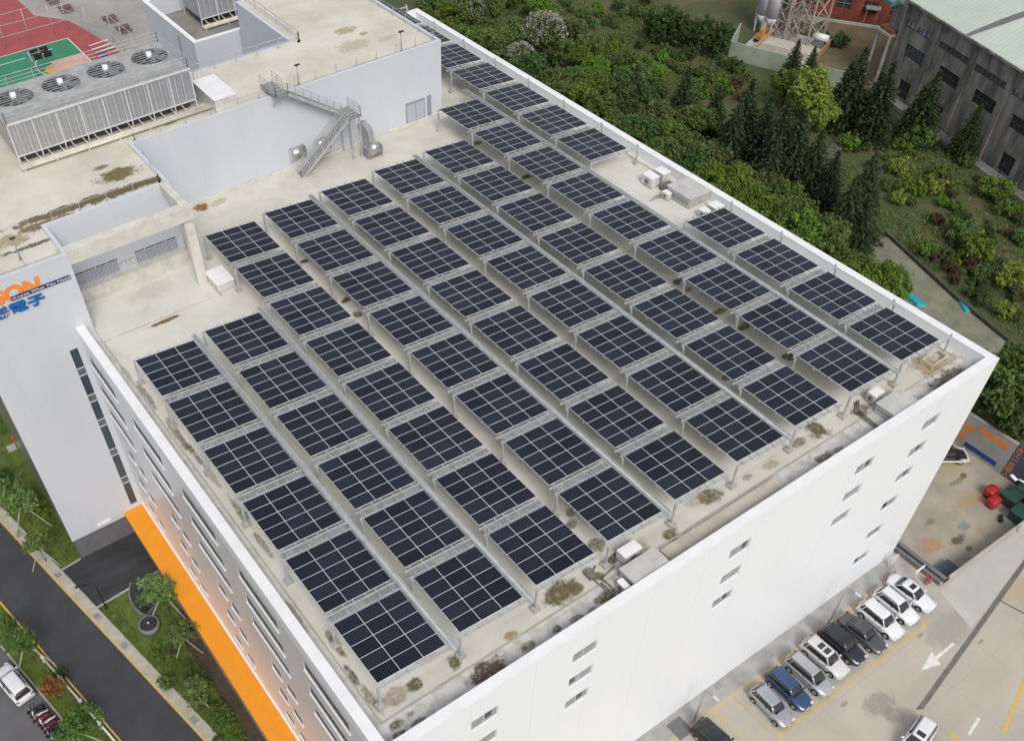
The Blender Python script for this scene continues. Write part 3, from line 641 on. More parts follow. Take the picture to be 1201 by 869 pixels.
# staircase: upper landing, flight along the wall, middle landing, lower flight
ST = thing('steel_staircase', 'grey galvanised steel staircase zigzagging from the roof up the pale wall', 'staircase', (29.5, 55.8, RZ))
TR = mat('steel_tread', (0.34, 0.35, 0.34), (0.22, 0.23, 0.22), scale=4, rough=0.6, metal=0.3)
def rail(mb, pts, h=1.05, step=0.95):
    for a, b2 in zip(pts, pts[1:]):
        a = Vector(a); b2 = Vector(b2); k = max(1, int((b2 - a).length / step))
        for i in range(k + 1):
            p = a.lerp(b2, i / k); mb.bar(p, p + Vector((0, 0, h)), 0.05)
        for z in (h, h * 0.66, h * 0.33): mb.bar(a + Vector((0, 0, z)), b2 + Vector((0, 0, z)), 0.045)
def flight(x0, z0, x1, z1, y0, y1, n):
    mb = MB()
    for i in range(n):
        f = (i + 0.5) / n; mb.box(x0 + (x1 - x0) * f - 0.15, x0 + (x1 - x0) * f + 0.15, y0 + 0.06, y1 - 0.06, z0 + (z1 - z0) * f - 0.02, z0 + (z1 - z0) * f + 0.02)
    mb.build('tread', TR, ST)
    for y in (y0, y1):
        mb = MB(); mb.bar((x0, y, z0 - 0.05), (x1, y, z1 - 0.05), 0.06, 0.28); mb.build('stringer', GALV, ST)
MZ = 29.35
flight(32.1, MZ, 26.3, 33.25, 56.15, 57.15, 20)
flight(31.9, MZ, 26.0, RZ, 54.8, 55.9, 22)
mb = MB(); mb.box(32.1, 33.4, 54.7, 57.3, MZ - 0.06, MZ); mb.build('landing', TR, ST)
mb = MB(); mb.box(24.9, 26.3, 56.1, 59.4, 33.2, 33.26); mb.build('landing', TR, ST)
mb = MB(); rail(mb, [(32.1, 54.8, MZ), (33.35, 54.8, MZ), (33.35, 57.2, MZ)]); rail(mb, [(32.0, 56.15, MZ), (26.3, 56.15, 33.25)]); rail(mb, [(26.3, 56.15, 33.25), (24.95, 56.15, 33.25), (24.95, 59.3, 33.25)]); rail(mb, [(26.3, 57.2, 33.25), (26.3, 59.3, 33.25)])
rail(mb, [(31.9, 54.8, MZ), (26.0, 54.8, RZ)]); rail(mb, [(31.9, 55.9, MZ), (26.0, 55.9, RZ)]); mb.build('handrail', GALV, ST)
for (x, y) in ((33.2, 54.9), (33.2, 56.9), (32.2, 56.9), (32.2, 54.9)):
    mb = MB(); mb.bar((x, y, RZ - 0.01), (x, y, MZ - 0.06), 0.13); mb.box(x - .22, x + .22, y - .22, y + .22, RZ - 0.01, RZ + 0.06); mb.build('post', GALV, ST)
mb = MB(); mb.bar((25.0, 58.6, 32.7), (25.0, 58.6, 33.2), 0.1); mb.bar((26.2, 58.6, 32.7), (26.2, 58.6, 33.2), 0.1); mb.bar((25.0, 57.2, 32.0), (25.0, 56.2, 33.1), 0.1); mb.build('bracket', GALV, ST)
# lamp posts on the upper roof
for (x, y, lab) in ((28.5, 58.05, 'slim roof lamp post beside the top of the staircase'), (40.65, 57.95, 'slim roof lamp post near the right end of the upper roof edge'), (-3.9, 46.1, 'slim roof lamp post above the tower sign')):
    t = thing('roof_lamp', lab, 'lamp post', (x, y, UZ), 0, 'lamp posts on the upper roof')
    mb = MB(); mb.cyl((x, y, UZ - .01), (x, y, UZ + 2.0), 0.045, n=8); mb.box(x - .12, x + .12, y - .12, y + .12, UZ - .01, UZ + 0.12); mb.build('pole', STEEL, t)
    mb = MB(); mb.obox((x, y - 0.1, UZ + 2.08), (0.22, 0, 0), (0, 0.2, -0.08), (0, 0.04, 0.07)); mb.build('lamp_head', BLACKM, t)
# railings
def railing(label, pts, step=2.45, h=1.05, rails=(1.0,), thick=0.045):
    mb = MB()
    for a, b2 in zip(pts, pts[1:]):
        a = Vector(a); b2 = Vector(b2); k = max(1, round((b2 - a).length / step))
        for i in range(k + 1):
            p = a.lerp(b2, i / k); mb.bar(p - Vector((0, 0, .02)), p + Vector((0, 0, h)), 0.05); mb.box(p.x - .1, p.x + .1, p.y - .1, p.y + .1, p.z - .01, p.z + .1)
        for z in rails: mb.bar(a + Vector((0, 0, z)), b2 + Vector((0, 0, z)), thick)
    return tag(mb.build('roof_railing', GALV), label, 'railing', 'railings on the upper roof')
railing('row of stub posts along the front edge of the upper roof', [(28.0, 57.95, UZ), (44.8, 57.95, UZ)], 2.4, 0.95, (0.12,), 0.03)
railing('row of stub posts along the right edge of the upper roof', [(44.75, 58.2, UZ), (44.75, 78.5, UZ)], 2.6, 0.95, (0.12, 0.9), 0.03)
railing('pipe railing round the sunken plant well', [(21.0, 66.4, UZ), (33.2, 66.4, UZ), (33.4, 66.6, UZ), (33.4, 79.0, UZ)], 2.4, 1.05, (0.5, 1.0), 0.05)
railing('low wire railing along the tower roof edge', [(-9.4, 45.0, UZ), (-1.2, 45.0, UZ)], 2.7, 0.7, (0.1,), 0.04)
railing('wire railing along the recess between tower and rooftop storey', [(0.2, 50.0, UZ), (9.9, 50.0, UZ), (11.0, 57.9, UZ), (24.0, 57.95, UZ)], 2.4, 0.8, (0.7,), 0.03)
mb = MB(); mb.box(19.4, 21.6, 57.9, 62.6, UZ - .01, UZ + 1.25); o = tag(mb.build('pump_housing', ACW), 'cream metal box on the upper roof at the end of the cooling unit', 'pump housing')
mb = MB(); mb.box(19.3, 21.7, 57.8, 62.7, UZ + 1.253, UZ + 1.36); mb.build('lid', CAPW, o); mb = MB()
for k in range(3): mb.cyl((20.0 + .4 * k, 62.8, UZ), (20.0 + .4 * k, 63.3, UZ + 1.8), 0.12, n=8)
mb.build('pipe', PIPEW, o)

# ------------------------------------------------------------------ rooftop cooling units
COIL = mat('coil_fins', (0.42, 0.43, 0.45), (0.36, 0.37, 0.39), scale=3, rough=0.5, metal=0.4)
add_lines(COIL, 0.375, 0.06, (0.24, 0.24, 0.25), 0, 0.7)
DECKM = mat('dusty_sheet_metal', (0.42, 0.42, 0.405), (0.29, 0.29, 0.28), scale=0.9, rough=0.65, detail=8)
def chiller(label, u0, u1, vf, z0, fans, depth=7.0, hh=2.95):
    t = thing('cooling_unit', label, 'cooling unit', ((u0 + u1) / 2, vf + depth / 2, z0), 0, 'cooling units behind the arrays')
    zb, ztop = z0 + 1.05, z0 + 1.05 + hh
    mb = MB(); mb.box(u0, u1, vf, vf + depth, ztop - 0.25, ztop); mb.build('fan_deck', DECKM, t)
    mb = MB(); mb.poly([(u0 + .05, vf + 0.04, zb), (u1 - .05, vf + 0.04, zb), (u1 - .05, vf + 0.04, ztop - .26), (u0 + .05, vf + 0.04, ztop - .26)])
    mb.poly([(u0 + .05, vf + depth - .04, zb), (u0 + .05, vf + depth - .04, ztop - .26), (u1 - .05, vf + depth - .04, ztop - .26), (u1 - .05, vf + depth - .04, zb)])
    mb.build('coil', COIL, t)
    mb = MB(); mb.poly([(u0 + .05, vf + .05, zb), (u0 + .05, vf + .05, ztop - .26), (u0 + .05, vf + depth - .05, ztop - .26), (u0 + .05, vf + depth - .05, zb)])
    mb.poly([(u1 - .05, vf + .05, zb), (u1 - .05, vf + depth - .05, zb), (u1 - .05, vf + depth - .05, ztop - .26), (u1 - .05, vf + .05, ztop - .26)])
    mb.poly([(u0 + .05, vf + .05, zb - .01), (u0 + .05, vf + depth - .05, zb - .01), (u1 - .05, vf + depth - .05, zb - .01), (u1 - .05, vf + .05, zb - .01)])
    mb.build('side_panel', DECKM, t)
    mb = MB(); mb.box(u0 + .4, u1 - .4, vf + .9, vf + depth - .6, z0 - .01, zb - .02); mb.build('shade_box', mat('shade_box_grey', (0.10, 0.11, 0.11), (0.045, 0.05, 0.05), scale=2.5, rough=.7), t)  # dark box added below the coils to deepen the shade there
    mb = MB(); k = max(3, round((u1 - u0) / 2.2))
    for i in range(k + 1):
        u = u0 + (u1 - u0 - 0.1) * i / k; mb.box(u, u + 0.1, vf - 0.03, vf + 0.03, z0 - .01, ztop - .255); mb.box(u, u + 0.1, vf + depth - 0.03, vf + depth + .03, z0 - .01, ztop - .255)
    for i in range(1, int((u1 - u0) / 0.75)):
        u = u0 + 0.75 * i; mb.box(u - .02, u + .02, vf - 0.02, vf + 0.02, zb, ztop - .26)
    mb.box(u0 + .1, u1, vf - .06, vf - .032, ztop - .16, ztop + .03); mb.box(u0, u1, vf - .05, vf + .03, zb - .12, zb - .012); mb.build('frame', FRAMEW, t)
    mb = MB()
    for i in range(int((u1 - u0) / 1.1)):
        u = u0 + 0.5 + 1.1 * i; mb.tube([(u, vf + .5, zb - .1), (u + .15, vf + .1, z0 + .55), (u + .3, vf - .45, z0 + .35)], 0.07, 6)
    mb.build('branch_pipe', PIPEW, t)
    for y in (-0.55, -0.95):
        mb = MB(); mb.cyl((u0 - 0.2, vf + y, z0 + 0.32), (u1 + 1.4, vf + y, z0 + 0.32), 0.16, n=10)
        for i in range(int((u1 - u0) / 3)): mb.box(u0 + 3 * i, u0 + 3 * i + .12, vf + y - .1, vf + y + .1, z0 - .01, z0 + .2)
        mb.build('header_pipe', PIPEW, t)
    pitch = (u1 - u0) / fans
    for i in range(fans):
        cx = u0 + pitch * (i + 0.5); cy = vf + depth * 0.58
        f = MB(); f.cyl((cx, cy, ztop + .002), (cx, cy, ztop + .2), 1.72, n=40, caps=False); f.cyl((cx, cy, ztop + .2), (cx, cy, ztop + .005), 1.64, n=40, caps=False)
        ff = f.build('fan', GALV, t)
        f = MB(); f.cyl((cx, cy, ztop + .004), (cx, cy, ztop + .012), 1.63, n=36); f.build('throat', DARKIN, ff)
        f = MB(); f.smooth = True; f.cyl((cx, cy, ztop + .1), (cx, cy, ztop + .62), 0.30, 0.26, n=16); f.build('motor', CAPW, ff)
        f = MB()
        for q in range(6):
            a = q * PI / 3 + i * 0.5; d = Vector((math.cos(a), math.sin(a), 0)); e = Vector((-math.sin(a), math.cos(a), 0)); c = Vector((cx, cy, ztop + .09))
            f.obox(c + d * 0.95, d * 0.66, e * 0.24 + Vector((0, 0, .09)), Vector((0, 0, .01)))
        f.build('blade', STEEL, ff)
        f = MB()
        for q in range(-3, 4):
            y = q * 0.44; w = math.sqrt(max(0.01, 1.66 ** 2 - y * y)); f.box(cx - w, cx + w, cy + y - .06, cy + y + .06, ztop + .20, ztop + .24)
        f.box(cx - .05, cx + .05, cy - 1.66, cy + 1.66, ztop + .25, ztop + .28); f.build('guard', STEEL, ff)
    f = MB(); rail(f, [(u0 + .1, vf + .15, ztop), (u1 - .1, vf + .15, ztop), (u1 - .1, vf + depth - .15, ztop), (u0 + .1, vf + depth - .15, ztop), (u0 + .1, vf + .15, ztop)], 1.0, 2.2); f.build('railing', GALV, t)
    return t
chiller('long grey cooling unit with four big roof fans on the upper roof', 0.9, 18.35, 59.8, UZ, 4)
chiller('grey cooling unit standing in the walled plant well', 31.0, 42.5, 87.2, 27.6, 3, 5.0, 2.6)

# ------------------------------------------------------------------ sign on the tower
SGO = mat('orange_sign', (0.90, 0.27, 0.04), (0.82, 0.24, 0.035), rough=0.4)
SGB = mat('blue_sign', (0.015, 0.13, 0.42), (0.012, 0.11, 0.37), rough=0.4)
SGN = mat('navy_sign', (0.012, 0.028, 0.14), (0.010, 0.024, 0.12), rough=0.4)
SGW = mat('white_sign', (0.85, 0.85, 0.86), (0.8, 0.8, 0.8), rough=0.4)
def lettering(name, body, x, z, size, mt, parent, y=44.28, depth=0.05, shear=0.0, sx=1.0, bold=0.0, M3=None, fit=None):
    cu = bpy.data.curves.new(name, 'FONT'); cu.body = body; cu.size = size; cu.extrude = depth; cu.shear = shear; cu.offset = bold
    o = bpy.data.objects.new('tmp', cu); COL.objects.link(o)
    dg = bpy.context.evaluated_depsgraph_get(); me = bpy.data.meshes.new_from_object(o.evaluated_get(dg)); bpy.data.objects.remove(o)
    w = max(v.co.x for v in me.vertices) - min(v.co.x for v in me.vertices)
    if fit: sx = fit / w
    me.materials.clear(); me.materials.append(mt)
    if M3 is None: M3 = Matrix(((sx, 0, 0, x), (0, 0, -1, y), (0, 1, 0, z), (0, 0, 0, 1)))
    me.transform(M3); q = parent.location; me.transform(Matrix.Translation(-q)); me.name = name
    o = bpy.data.objects.new(name, me); COL.objects.link(o); o.parent = parent
    return w
SG = thing('company_sign', 'orange and blue company sign with a navy slogan bar high on the tower', 'sign', (-4, 44.39, 30.5))
lettering('orange_letters', 'SON', -7.3, 30.72, 1.68, SGO, SG, y=44.35, depth=0.02, bold=0.085, shear=0.12, fit=3.95)
mb = MB(); mb.box(-5.95, -1.05, 44.26, 44.33, 30.71, 31.04); mb.build('slogan_bar', SGN, SG)
lettering('slogan', 'Knows What You Need', -5.85, 30.79, 0.30, SGW, SG, y=44.25, depth=0.008, fit=4.7)
lettering('blue_characters', '聯電子', -7.95, 29.60, 1.03, SGB, SG, bold=0.03, fit=4.45)

# ------------------------------------------------------------------ ground
def sheet(name, pts, z, mt, kind='structure', thick=None):
    mb = MB()
    if thick: mb.prism(pts, z - thick, z)
    else:
        k = len(pts); a = sum(pts[i][0] * pts[(i+1) % k][1] - pts[(i+1) % k][0] * pts[i][1] for i in range(k))
        mb.poly([(p[0], p[1], z) for p in (pts if a > 0 else reversed(pts))])
    o = mb.build(name, mt); o['kind'] = kind; return o
LAWN = mat('mown_lawn', (0.115, 0.155, 0.022), (0.06, 0.088, 0.014), scale=1.1, rough=0.95, detail=10, bump=0.6)
SOIL = mat('hillside_soil', (0.14, 0.098, 0.06), (0.062, 0.078, 0.026), scale=0.16, rough=0.95, detail=11, bump=0.8, spread=(0.48, 0.68))
ASPH = mat('fresh_asphalt', (0.056, 0.058, 0.062), (0.040, 0.041, 0.045), scale=0.3, rough=0.85, detail=10, bump=0.1)
ASPHG = mat('grey_asphalt', (0.125, 0.123, 0.124), (0.105, 0.103, 0.104), scale=0.6, rough=0.88, detail=10, bump=0.1)
DRIVE = mat('dark_driveway', (0.050, 0.050, 0.053), (0.026, 0.026, 0.028), scale=0.5, rough=0.6, detail=9, stretch=(0.5, 1.6, 1))
PAVE = mat('cream_paving', (0.46, 0.43, 0.345), (0.36, 0.33, 0.26), scale=0.9, rough=0.85, detail=8)
add_lines(PAVE, 0.9, 0.03, (0.26, 0.24, 0.19), 1, 0.6)
KERBC = mat('kerb_concrete', (0.42, 0.41, 0.37), (0.32, 0.31, 0.28), scale=1.2, rough=0.85)
YEL = mat('yellow_road_paint', (0.66, 0.42, 0.07), (0.50, 0.36, 0.13), scale=2.2, rough=0.7, detail=9)
WHP = mat('white_road_paint', (0.74, 0.73, 0.69), (0.58, 0.57, 0.53), scale=2.0, rough=0.7, detail=8)
sheet('ground', [(-900, -900), (1100, -900), (1100, 1300), (-900, 1300)], -1.9, SOIL)
LZ = -0.8
sheet('lawn', [(-60, -60), (UL, -60), (UL, 140), (-60, 140)], LZ - 0.05, LAWN)
def lerp2(a, b, t): return (a[0] + (b[0] - a[0]) * t, a[1] + (b[1] - a[1]) * t)
# the street runs slightly askew to the building: right edge A->B, left edge C->D
A, B = (-15.09, 54.46), (-8.49, 18.60)
rd = Vector((B[0] - A[0], B[1] - A[1])).normalized(); rn = Vector((-rd.y, rd.x))       # rn points to the building side
def along(p0, t, off): return (p0[0] + rd.x * t + rn.x * off, p0[1] + rd.y * t + rn.y * off)
L_ = 130; S_ = (-16.36 - rd.x * 40, 61.3 - rd.y * 40)      # start of the right road edge, upstream
E1 = S_
def strip(o0, o1): return [along(E1, -20, o0), along(E1, L_ + 20, o0), along(E1, L_ + 20, o1), along(E1, -20, o1)]
sheet('road', strip(-5.1, 0.0), LZ - 0.04, ASPH)
sheet('pavement', strip(0.16, 1.06), LZ + 0.10, PAVE, thick=0.3)
sheet('kerb', strip(0.0, 0.155), LZ + 0.105, YEL, thick=0.3)
sheet('kerb', strip(1.065, 1.2), LZ + 0.12, KERBC, thick=0.3)
sheet('kerb', strip(-5.26, -5.105), LZ + 0.08, YEL, thick=0.3)
sheet('kerb', strip(-7.75, -7.6), LZ + 0.08, KERBC, thick=0.3)
sheet('car_park', strip(-40, -7.755), LZ - 0.03, ASPHG)
# driveway into the tower
drv = [(-12.75, 44.2), (-11.35, 37.9), (-3.96, 38.75), (-3.96, 44.3), (-5.0, 44.69)]
sheet('driveway', [(-12.9, 44.15), (-11.75, 37.9), (-3.97, 38.55), (-3.97, 44.68), (-9.7, 44.68)], LZ + 0.004, DRIVE)
mb = MB(); mb.bar((-11.3, 37.8, LZ + .04), (-3.97, 38.45, LZ + .04), 0.15, 0.2); mb.bar((-12.6, 44.3, LZ + .04), (-9.9, 44.62, LZ + .04), 0.15, 0.2)
o = mb.build('kerb', KERBC); o['kind'] = 'structure'
sheet('planting_bed', [(-5.6, 30), (-4.1, 33), (-4.06, 14), (-5.2, 12)], LZ - 0.035, mat('bare_soil', (0.085, 0.055, 0.035), (0.05, 0.035, 0.022), scale=1.5, rough=0.95, bump=0.6, detail=9))
# pavement drain covers
for k, t_ in enumerate((50.0, 57.7, 65.0, 69.8, 76.4, 81.0)):
    p = along(E1, t_, 0.62); mb = MB(); d = Vector((rd.x, rd.y, 0)); e = Vector((rn.x, rn.y, 0))
    mb.obox((p[0], p[1], LZ + 0.105), d * 0.42, e * 0.3, (0, 0, 0.008)); tag(mb.build('drain_cover', STEEL), 'square grey drain cover let into the cream pavement', 'drain cover', 'drain covers in the street pavement')
# planter made of a round basin and a curved trough
t = thing('stone_planter', 'grey stone planter, a round basin joined to a curved trough', 'planter', (-7.6, 34.5, LZ))
STONE = mat('grey_granite', (0.22, 0.225, 0.225), (0.15, 0.155, 0.155), scale=4, rough=0.6); DKW = mat('dark_basin_lining', (0.028, 0.032, 0.034), (0.016, 0.018, 0.02), scale=2, rough=0.3)
mb = MB(); c = (-7.5, 32.6); mb.cyl((c[0], c[1], LZ - .06), (c[0], c[1], LZ + .75), 1.0, n=32); mb.build('basin', STONE, t)
mb = MB(); mb.cyl((c[0], c[1], LZ + .752), (c[0], c[1], LZ + .76), 0.86, n=32); mb.build('basin_lining', DKW, t)
mb = MB(); mb.cyl((c[0], c[1], LZ + .76), (c[0], c[1], LZ + .95), 0.09, n=10); mb.build('spout', ALU, t)
def arc(r, a0, a1, cx, cy, k=16): return [(cx + r * math.cos(a0 + (a1 - a0) * i / k), cy + r * math.sin(a0 + (a1 - a0) * i / k)) for i in range(k + 1)]
ac = (-3.9, 35.9); o1, o2 = arc(4.0, R_(212), R_(140), *ac), arc(2.4, R_(212), R_(140), *ac)
mb = MB(); mb.prism(o1 + o2[::-1], LZ - 0.06, LZ + 0.42); mb.build('trough', STONE, t)
o1, o2 = arc(3.88, R_(211), R_(141), *ac), arc(2.52, R_(211), R_(141), *ac)
mb = MB(); mb.prism(o1 + o2[::-1], LZ + 0.3, LZ + 0.43); mb.build('trough_lining', DKW, t)
# black street lamp by the driveway
t = thing('street_lamp', 'slim black street lamp with two short arms beside the dark driveway', 'street lamp', (-10.1, 37.35, LZ))
mb = MB(); mb.cyl((-10.1, 37.35, LZ - .06), (-10.1, 37.35, LZ + 4.4), 0.06, n=10); mb.cyl((-10.1, 37.35, LZ - .05), (-10.1, 37.35, LZ + .4), 0.11, n=10); mb.build('pole', BLACKM, t)
mb = MB(); mb.bar((-10.1, 37.35, LZ + 4.35), (-11.6, 37.6, LZ + 4.6), 0.05); mb.build('arm', BLACKM, t)
for q in (0.6, 1.0): mb = MB(); mb.obox((-10.1 - 1.5 * q, 37.35 + .25 * q, LZ + 4.35 + .25 * q - .08), (0.22, 0, 0), (0, 0.1, 0), (0, 0, 0.05)); mb.build('lamp_head', BLACKM, t)
# low barrier along the far kerb
t = thing('road_barrier', 'white tubular road barrier on square posts along the far kerb', 'barrier', (-16.4, 31, LZ))
p0 = along(E1, 64.3, -5.6); p1 = along(E1, 96, -5.6)
mb = MB(); mb.cyl((p0[0], p0[1], LZ + .55), (p1[0], p1[1], LZ + .55), 0.1, n=10); mb.build('rail', CAPW, t)
for k in range(9):
    p = along(E1, 65.6 + 3.3 * k, -5.6); mb = MB(); mb.box(p[0] - .16, p[0] + .16, p[1] - .16, p[1] + .16, LZ - .06, LZ + .68); mb.build('post', BEIGE, t)
# small things by the tower corner
mb = MB(); mb.box(-9.95, -9.2, 64.6, 65.9, LZ - .05, LZ + .5); o = tag(mb.build('sign_block', mat('red_paint', (0.55, 0.05, 0.03), (0.45, 0.04, 0.03), rough=0.5)), 'low red block standing on the lawn beside the tower wall', 'sign block')
mb = MB(); mb.box(-10.9, -9.9, 64.0, 64.7, LZ - .05, LZ + .35); tag(mb.build('stone_bench', KERBC), 'short pale stone bench in front of the red block', 'bench')

# ------------------------------------------------------------------ the front car park (lot), its kerbs and paint
LOT = mat('lot_concrete', (0.46, 0.42, 0.345), (0.375, 0.345, 0.285), scale=0.14, rough=0.88, detail=10, bump=0.12)
add_lines(LOT, 5.6, 0.045, (0.27, 0.25, 0.21), 0, 0.6, 1.4); add_lines(LOT, 5.2, 0.045, (0.27, 0.25, 0.21), 1, 0.5, 1.0)
add_patches(LOT, [st(1032, 826, 1.7, 1.2, (0.25, 0.225, 0.19), 0.9, 0), st(1050, 838, 1.2, 0.9, (0.24, 0.22, 0.18), 0.8, 0), st(1112, 738, 3.2, 1.6, (0.31, 0.295, 0.25), 0.9, 0), st(1130, 722, 1.6, 1.0, (0.31, 0.295, 0.25), 0.8, 0), st(1190, 690, 2.5, 1.2, (0.44, 0.31, 0.12), 0.6, 0), st(905, 845, .5, .2, GREY, .8, 0), st(990, 825, .5, .25, GREY, .8, 0), st(1150, 752, .5, .2, GREY, .8, 0), st(1080, 745, .5, .2, GREY, .8, 0), st(960, 800, 2, .5, (0.42, 0.33, 0.18), .5, 0), st(1090, 800, 3, 1.2, (0.36, 0.33, 0.27), .7, 0), st(1160, 790, 3, 1.5, (0.39, 0.35, 0.28), .6, 0)], wob=0.45)  # the first two patches darken the concrete left of the moving white car
sheet('parking_lot', [(UL, -90), (190, -90), (190, -13.2), (70.7, -9.15), (57.4, -9.0), (57.4, VF + 0.02), (UL, VF + 0.02)], 0.0, LOT, thick=1.88)
def flat(name, pts, z, mt): return sheet(name, pts, z, mt)
def line(name, p, q, w, mt, z=0.004):
    d = Vector((q[0] - p[0], q[1] - p[1])); k = Vector((-d.y, d.x)).normalized() * w / 2
    return sheet(name, [(p[0] - k.x, p[1] - k.y), (q[0] - k.x, q[1] - k.y), (q[0] + k.x, q[1] + k.y), (p[0] + k.x, p[1] + k.y)], z, mt)
WALKC = mat('grey_paving', (0.40, 0.395, 0.375), (0.27, 0.265, 0.25), scale=0.55, rough=0.85, detail=9)
sheet('footway', [(UL, -5.45), (57.35, -5.35), (57.35, VF), (UL, VF)], 0.004, WALKC)
sheet('stall_paving', [(32.3, -10.5), (57.0, -10.7), (56.6, -5.36), (32.3, -5.46)], 0.004, mat('stall_concrete', (0.43, 0.41, 0.36), (0.34, 0.325, 0.285), scale=0.5, rough=0.88, detail=9))
STX = [27.4, 29.75, 32.5] + [32.5 + 2.52 * k for k in range(1, 9)]
line('road_marking', (22, -5.72), (32.5, -5.68), 0.14, YEL, 0.009); line('road_marking', (32.5, -5.68), (52.6, -5.6), 0.14, YEL, 0.009)
line('road_marking', (32.3, -10.68), (53.0, -11.0), 0.16, YEL, 0.009)
for k, u in enumerate(STX): line('road_marking', (u, -5.76), (u + 0.12, -10.62 if u > 30 else -12.0), 0.12, YEL, 0.013)
line('road_marking', (32.62, -10.7), (31.2, -12.4), 0.14, YEL, 0.013)
# direction arrow and dash
flat('road_marking', [(48.1, -13.82), (50.15, -14.5), (50.25, -13.98), (53.0, -13.9), (53.0, -13.66), (50.4, -13.68), (50.6, -13.15)], 0.006, WHP)
flat('road_marking', [(46.2, -20.35), (48.3, -19.9), (48.25, -19.65), (46.1, -20.1)], 0.006, WHP)
line('road_marking', (55.2, -19.8), (48.6, -21.9), 0.35, YEL, 0.006); line('road_marking', (52, -21.3), (53, -24.5), 0.15, YEL, 0.006)
line('road_marking', (45.0, -19.3), (44.4, -20.7), 0.5, YEL, 0.006)
# the dark drainage channel and the smooth ramp beside it
sheet('drain_channel', [(44.4, -16.05), (45.0, -16.4), (66.7, -12.35), (90, -8.0), (90, -7.6), (66.4, -11.95)], 0.007, mat('dark_channel', (0.17, 0.16, 0.145), (0.11, 0.105, 0.095), scale=1, rough=0.8, detail=8))
sheet('ramp', [(56.9, -9.35), (55.8, -13.7), (66.3, -11.9), (89.8, -7.5), (89.8, -6.6), (70.6, -9.25)], 0.011, mat('ramp_concrete', (0.47, 0.455, 0.41), (0.42, 0.41, 0.37), scale=0.4, rough=0.85, detail=8))
line('slab_joint', (60.7, -13.3), (61.3, -15.9), 0.12, DARKIN, 0.006)
for k, (px, py) in enumerate(((810, 835), (842, 804), (903, 767), (950, 731), (998, 694), (1043, 664))):
    p = at(px, py, 0); mb = MB(); mb.box(p.x - .38, p.x + .38, p.y - .3, p.y + .3, 0.004, 0.016)
    tag(mb.build('drain_cover', STEEL), 'small square drain cover in the footway along the white wall', 'drain cover', 'drain covers along the white wall')
mb = MB(); mb.box(25.4, 27.0, -6.05, -4.3, 0.006, 0.02); tag(mb.build('steel_plate', mat('dark_plate', (0.15, 0.15, 0.155), (0.12, 0.12, 0.125), rough=0.6)), 'dark grey steel plate lying on the footway behind the black car', 'plate')
for (b_, tp, lab) in (((27.67, -5.4), (26.4, -4.6, 6.2), 'slim grey lamp post beside the empty parking stalls'), ((45.6, -5.45), (44.5, -4.7, 6.2), 'slim grey lamp post behind the row of parked cars')):
    t = thing('lamp_post', lab, 'lamp post', (b_[0], b_[1], 0), 0, 'lamp posts along the white wall')
    mb = MB(); mb.cyl((b_[0], b_[1], 0), (b_[0], b_[1], 5.6), 0.065, 0.05, n=8); mb.box(b_[0] - .16, b_[0] + .16, b_[1] - .16, b_[1] + .16, 0, 0.1); mb.build('pole', STEEL, t)
    mb = MB(); mb.bar((b_[0], b_[1], 5.55), (b_[0], b_[1] - 0.9, 5.75), 0.05); mb.build('arm', STEEL, t)
    mb = MB(); mb.obox((b_[0], b_[1] - 1.15, 5.76), (0.12, 0, 0), (0, 0.3, 0), (0, 0, 0.05)); mb.build('lamp_head', ALU, t)
# yard corner walls
t = thing('retaining_wall', 'pair of dark capped walls stepping down from the parking lot to the yard', 'wall', (57.6, -6, 0))
mb = MB(); mb.box(57.42, 57.75, -8.85, -3.0, -1.6, 0.5); mb.build('upper_wall', DKGREY, t)
mb = MB(); mb.box(58.3, 58.75, -8.85, -3.0, -1.6, 0.25); mb.build('lower_wall', DKGREY, t)
mb = MB(); mb.box(57.4, 57.95, -8.95, -8.86, -1.6, 0.3); mb.build('end_pier', CONC, t)
mb = MB(); mb.bar((58.9, -8.95, 0.25), (71.0, -9.1, 0.25), 0.22, 0.5); tag(mb.build('parapet_wall', CONC), 'low pale concrete upstand along the edge of the ramp above the yard', 'wall')
t = thing('potted_flowers', 'small red flowering pot in the corner by the dark walls', 'flower pot', (56.7, -8.0, 0))
mb = MB(); mb.cyl((56.7, -8.0, 0), (56.7, -8.0, 0.4), 0.2, 0.28, n=12); mb.build('pot', CONCD, t)
mb = MB(); pr_ = random.Random(5)
for i in range(60):
    p = Vector((56.7 + pr_.gauss(0, .17), -8.0 + pr_.gauss(0, .17), 0.5 + pr_.random() * .3)); a = Vector((pr_.gauss(0, 1), pr_.gauss(0, 1), pr_.gauss(0, 1))).normalized() * .07; b2 = a.orthogonal().normalized() * .06
    mb.poly([p - a, p - b2, p + a, p + b2])
mb.build('blooms', mat('red_bloom', (0.55, 0.03, 0.06), (0.35, 0.02, 0.04), scale=9), t)
mb = MB(); mb.cyl((56.1, -7.0, 0), (56.1, -7.0, 1.5), 0.05, n=8); mb.box(55.6, 56.9, -7.05, -6.95, 1.4, 1.75); tag(mb.build('barrier_board', CAPW), 'white barrier board on a post beside the white sedan', 'barrier board')
t = thing('sliding_gate', 'folded white metal gate standing at the foot of the white corner', 'gate', (55.9, -4.2, 0))
for k in range(5): mb = MB(); x = 55.4 + 0.22 * k; mb.bar((x, -4.6, 0.05), (x, -4.6, 1.5), .05); mb.bar((x, -3.8, .05), (x, -3.8, 1.5), .05); mb.bar((x, -4.6, .1), (x, -3.8, 1.45), .04); mb.bar((x, -4.6, 1.45), (x, -3.8, .1), .04); mb.build('lattice_leaf', CAPW, t)
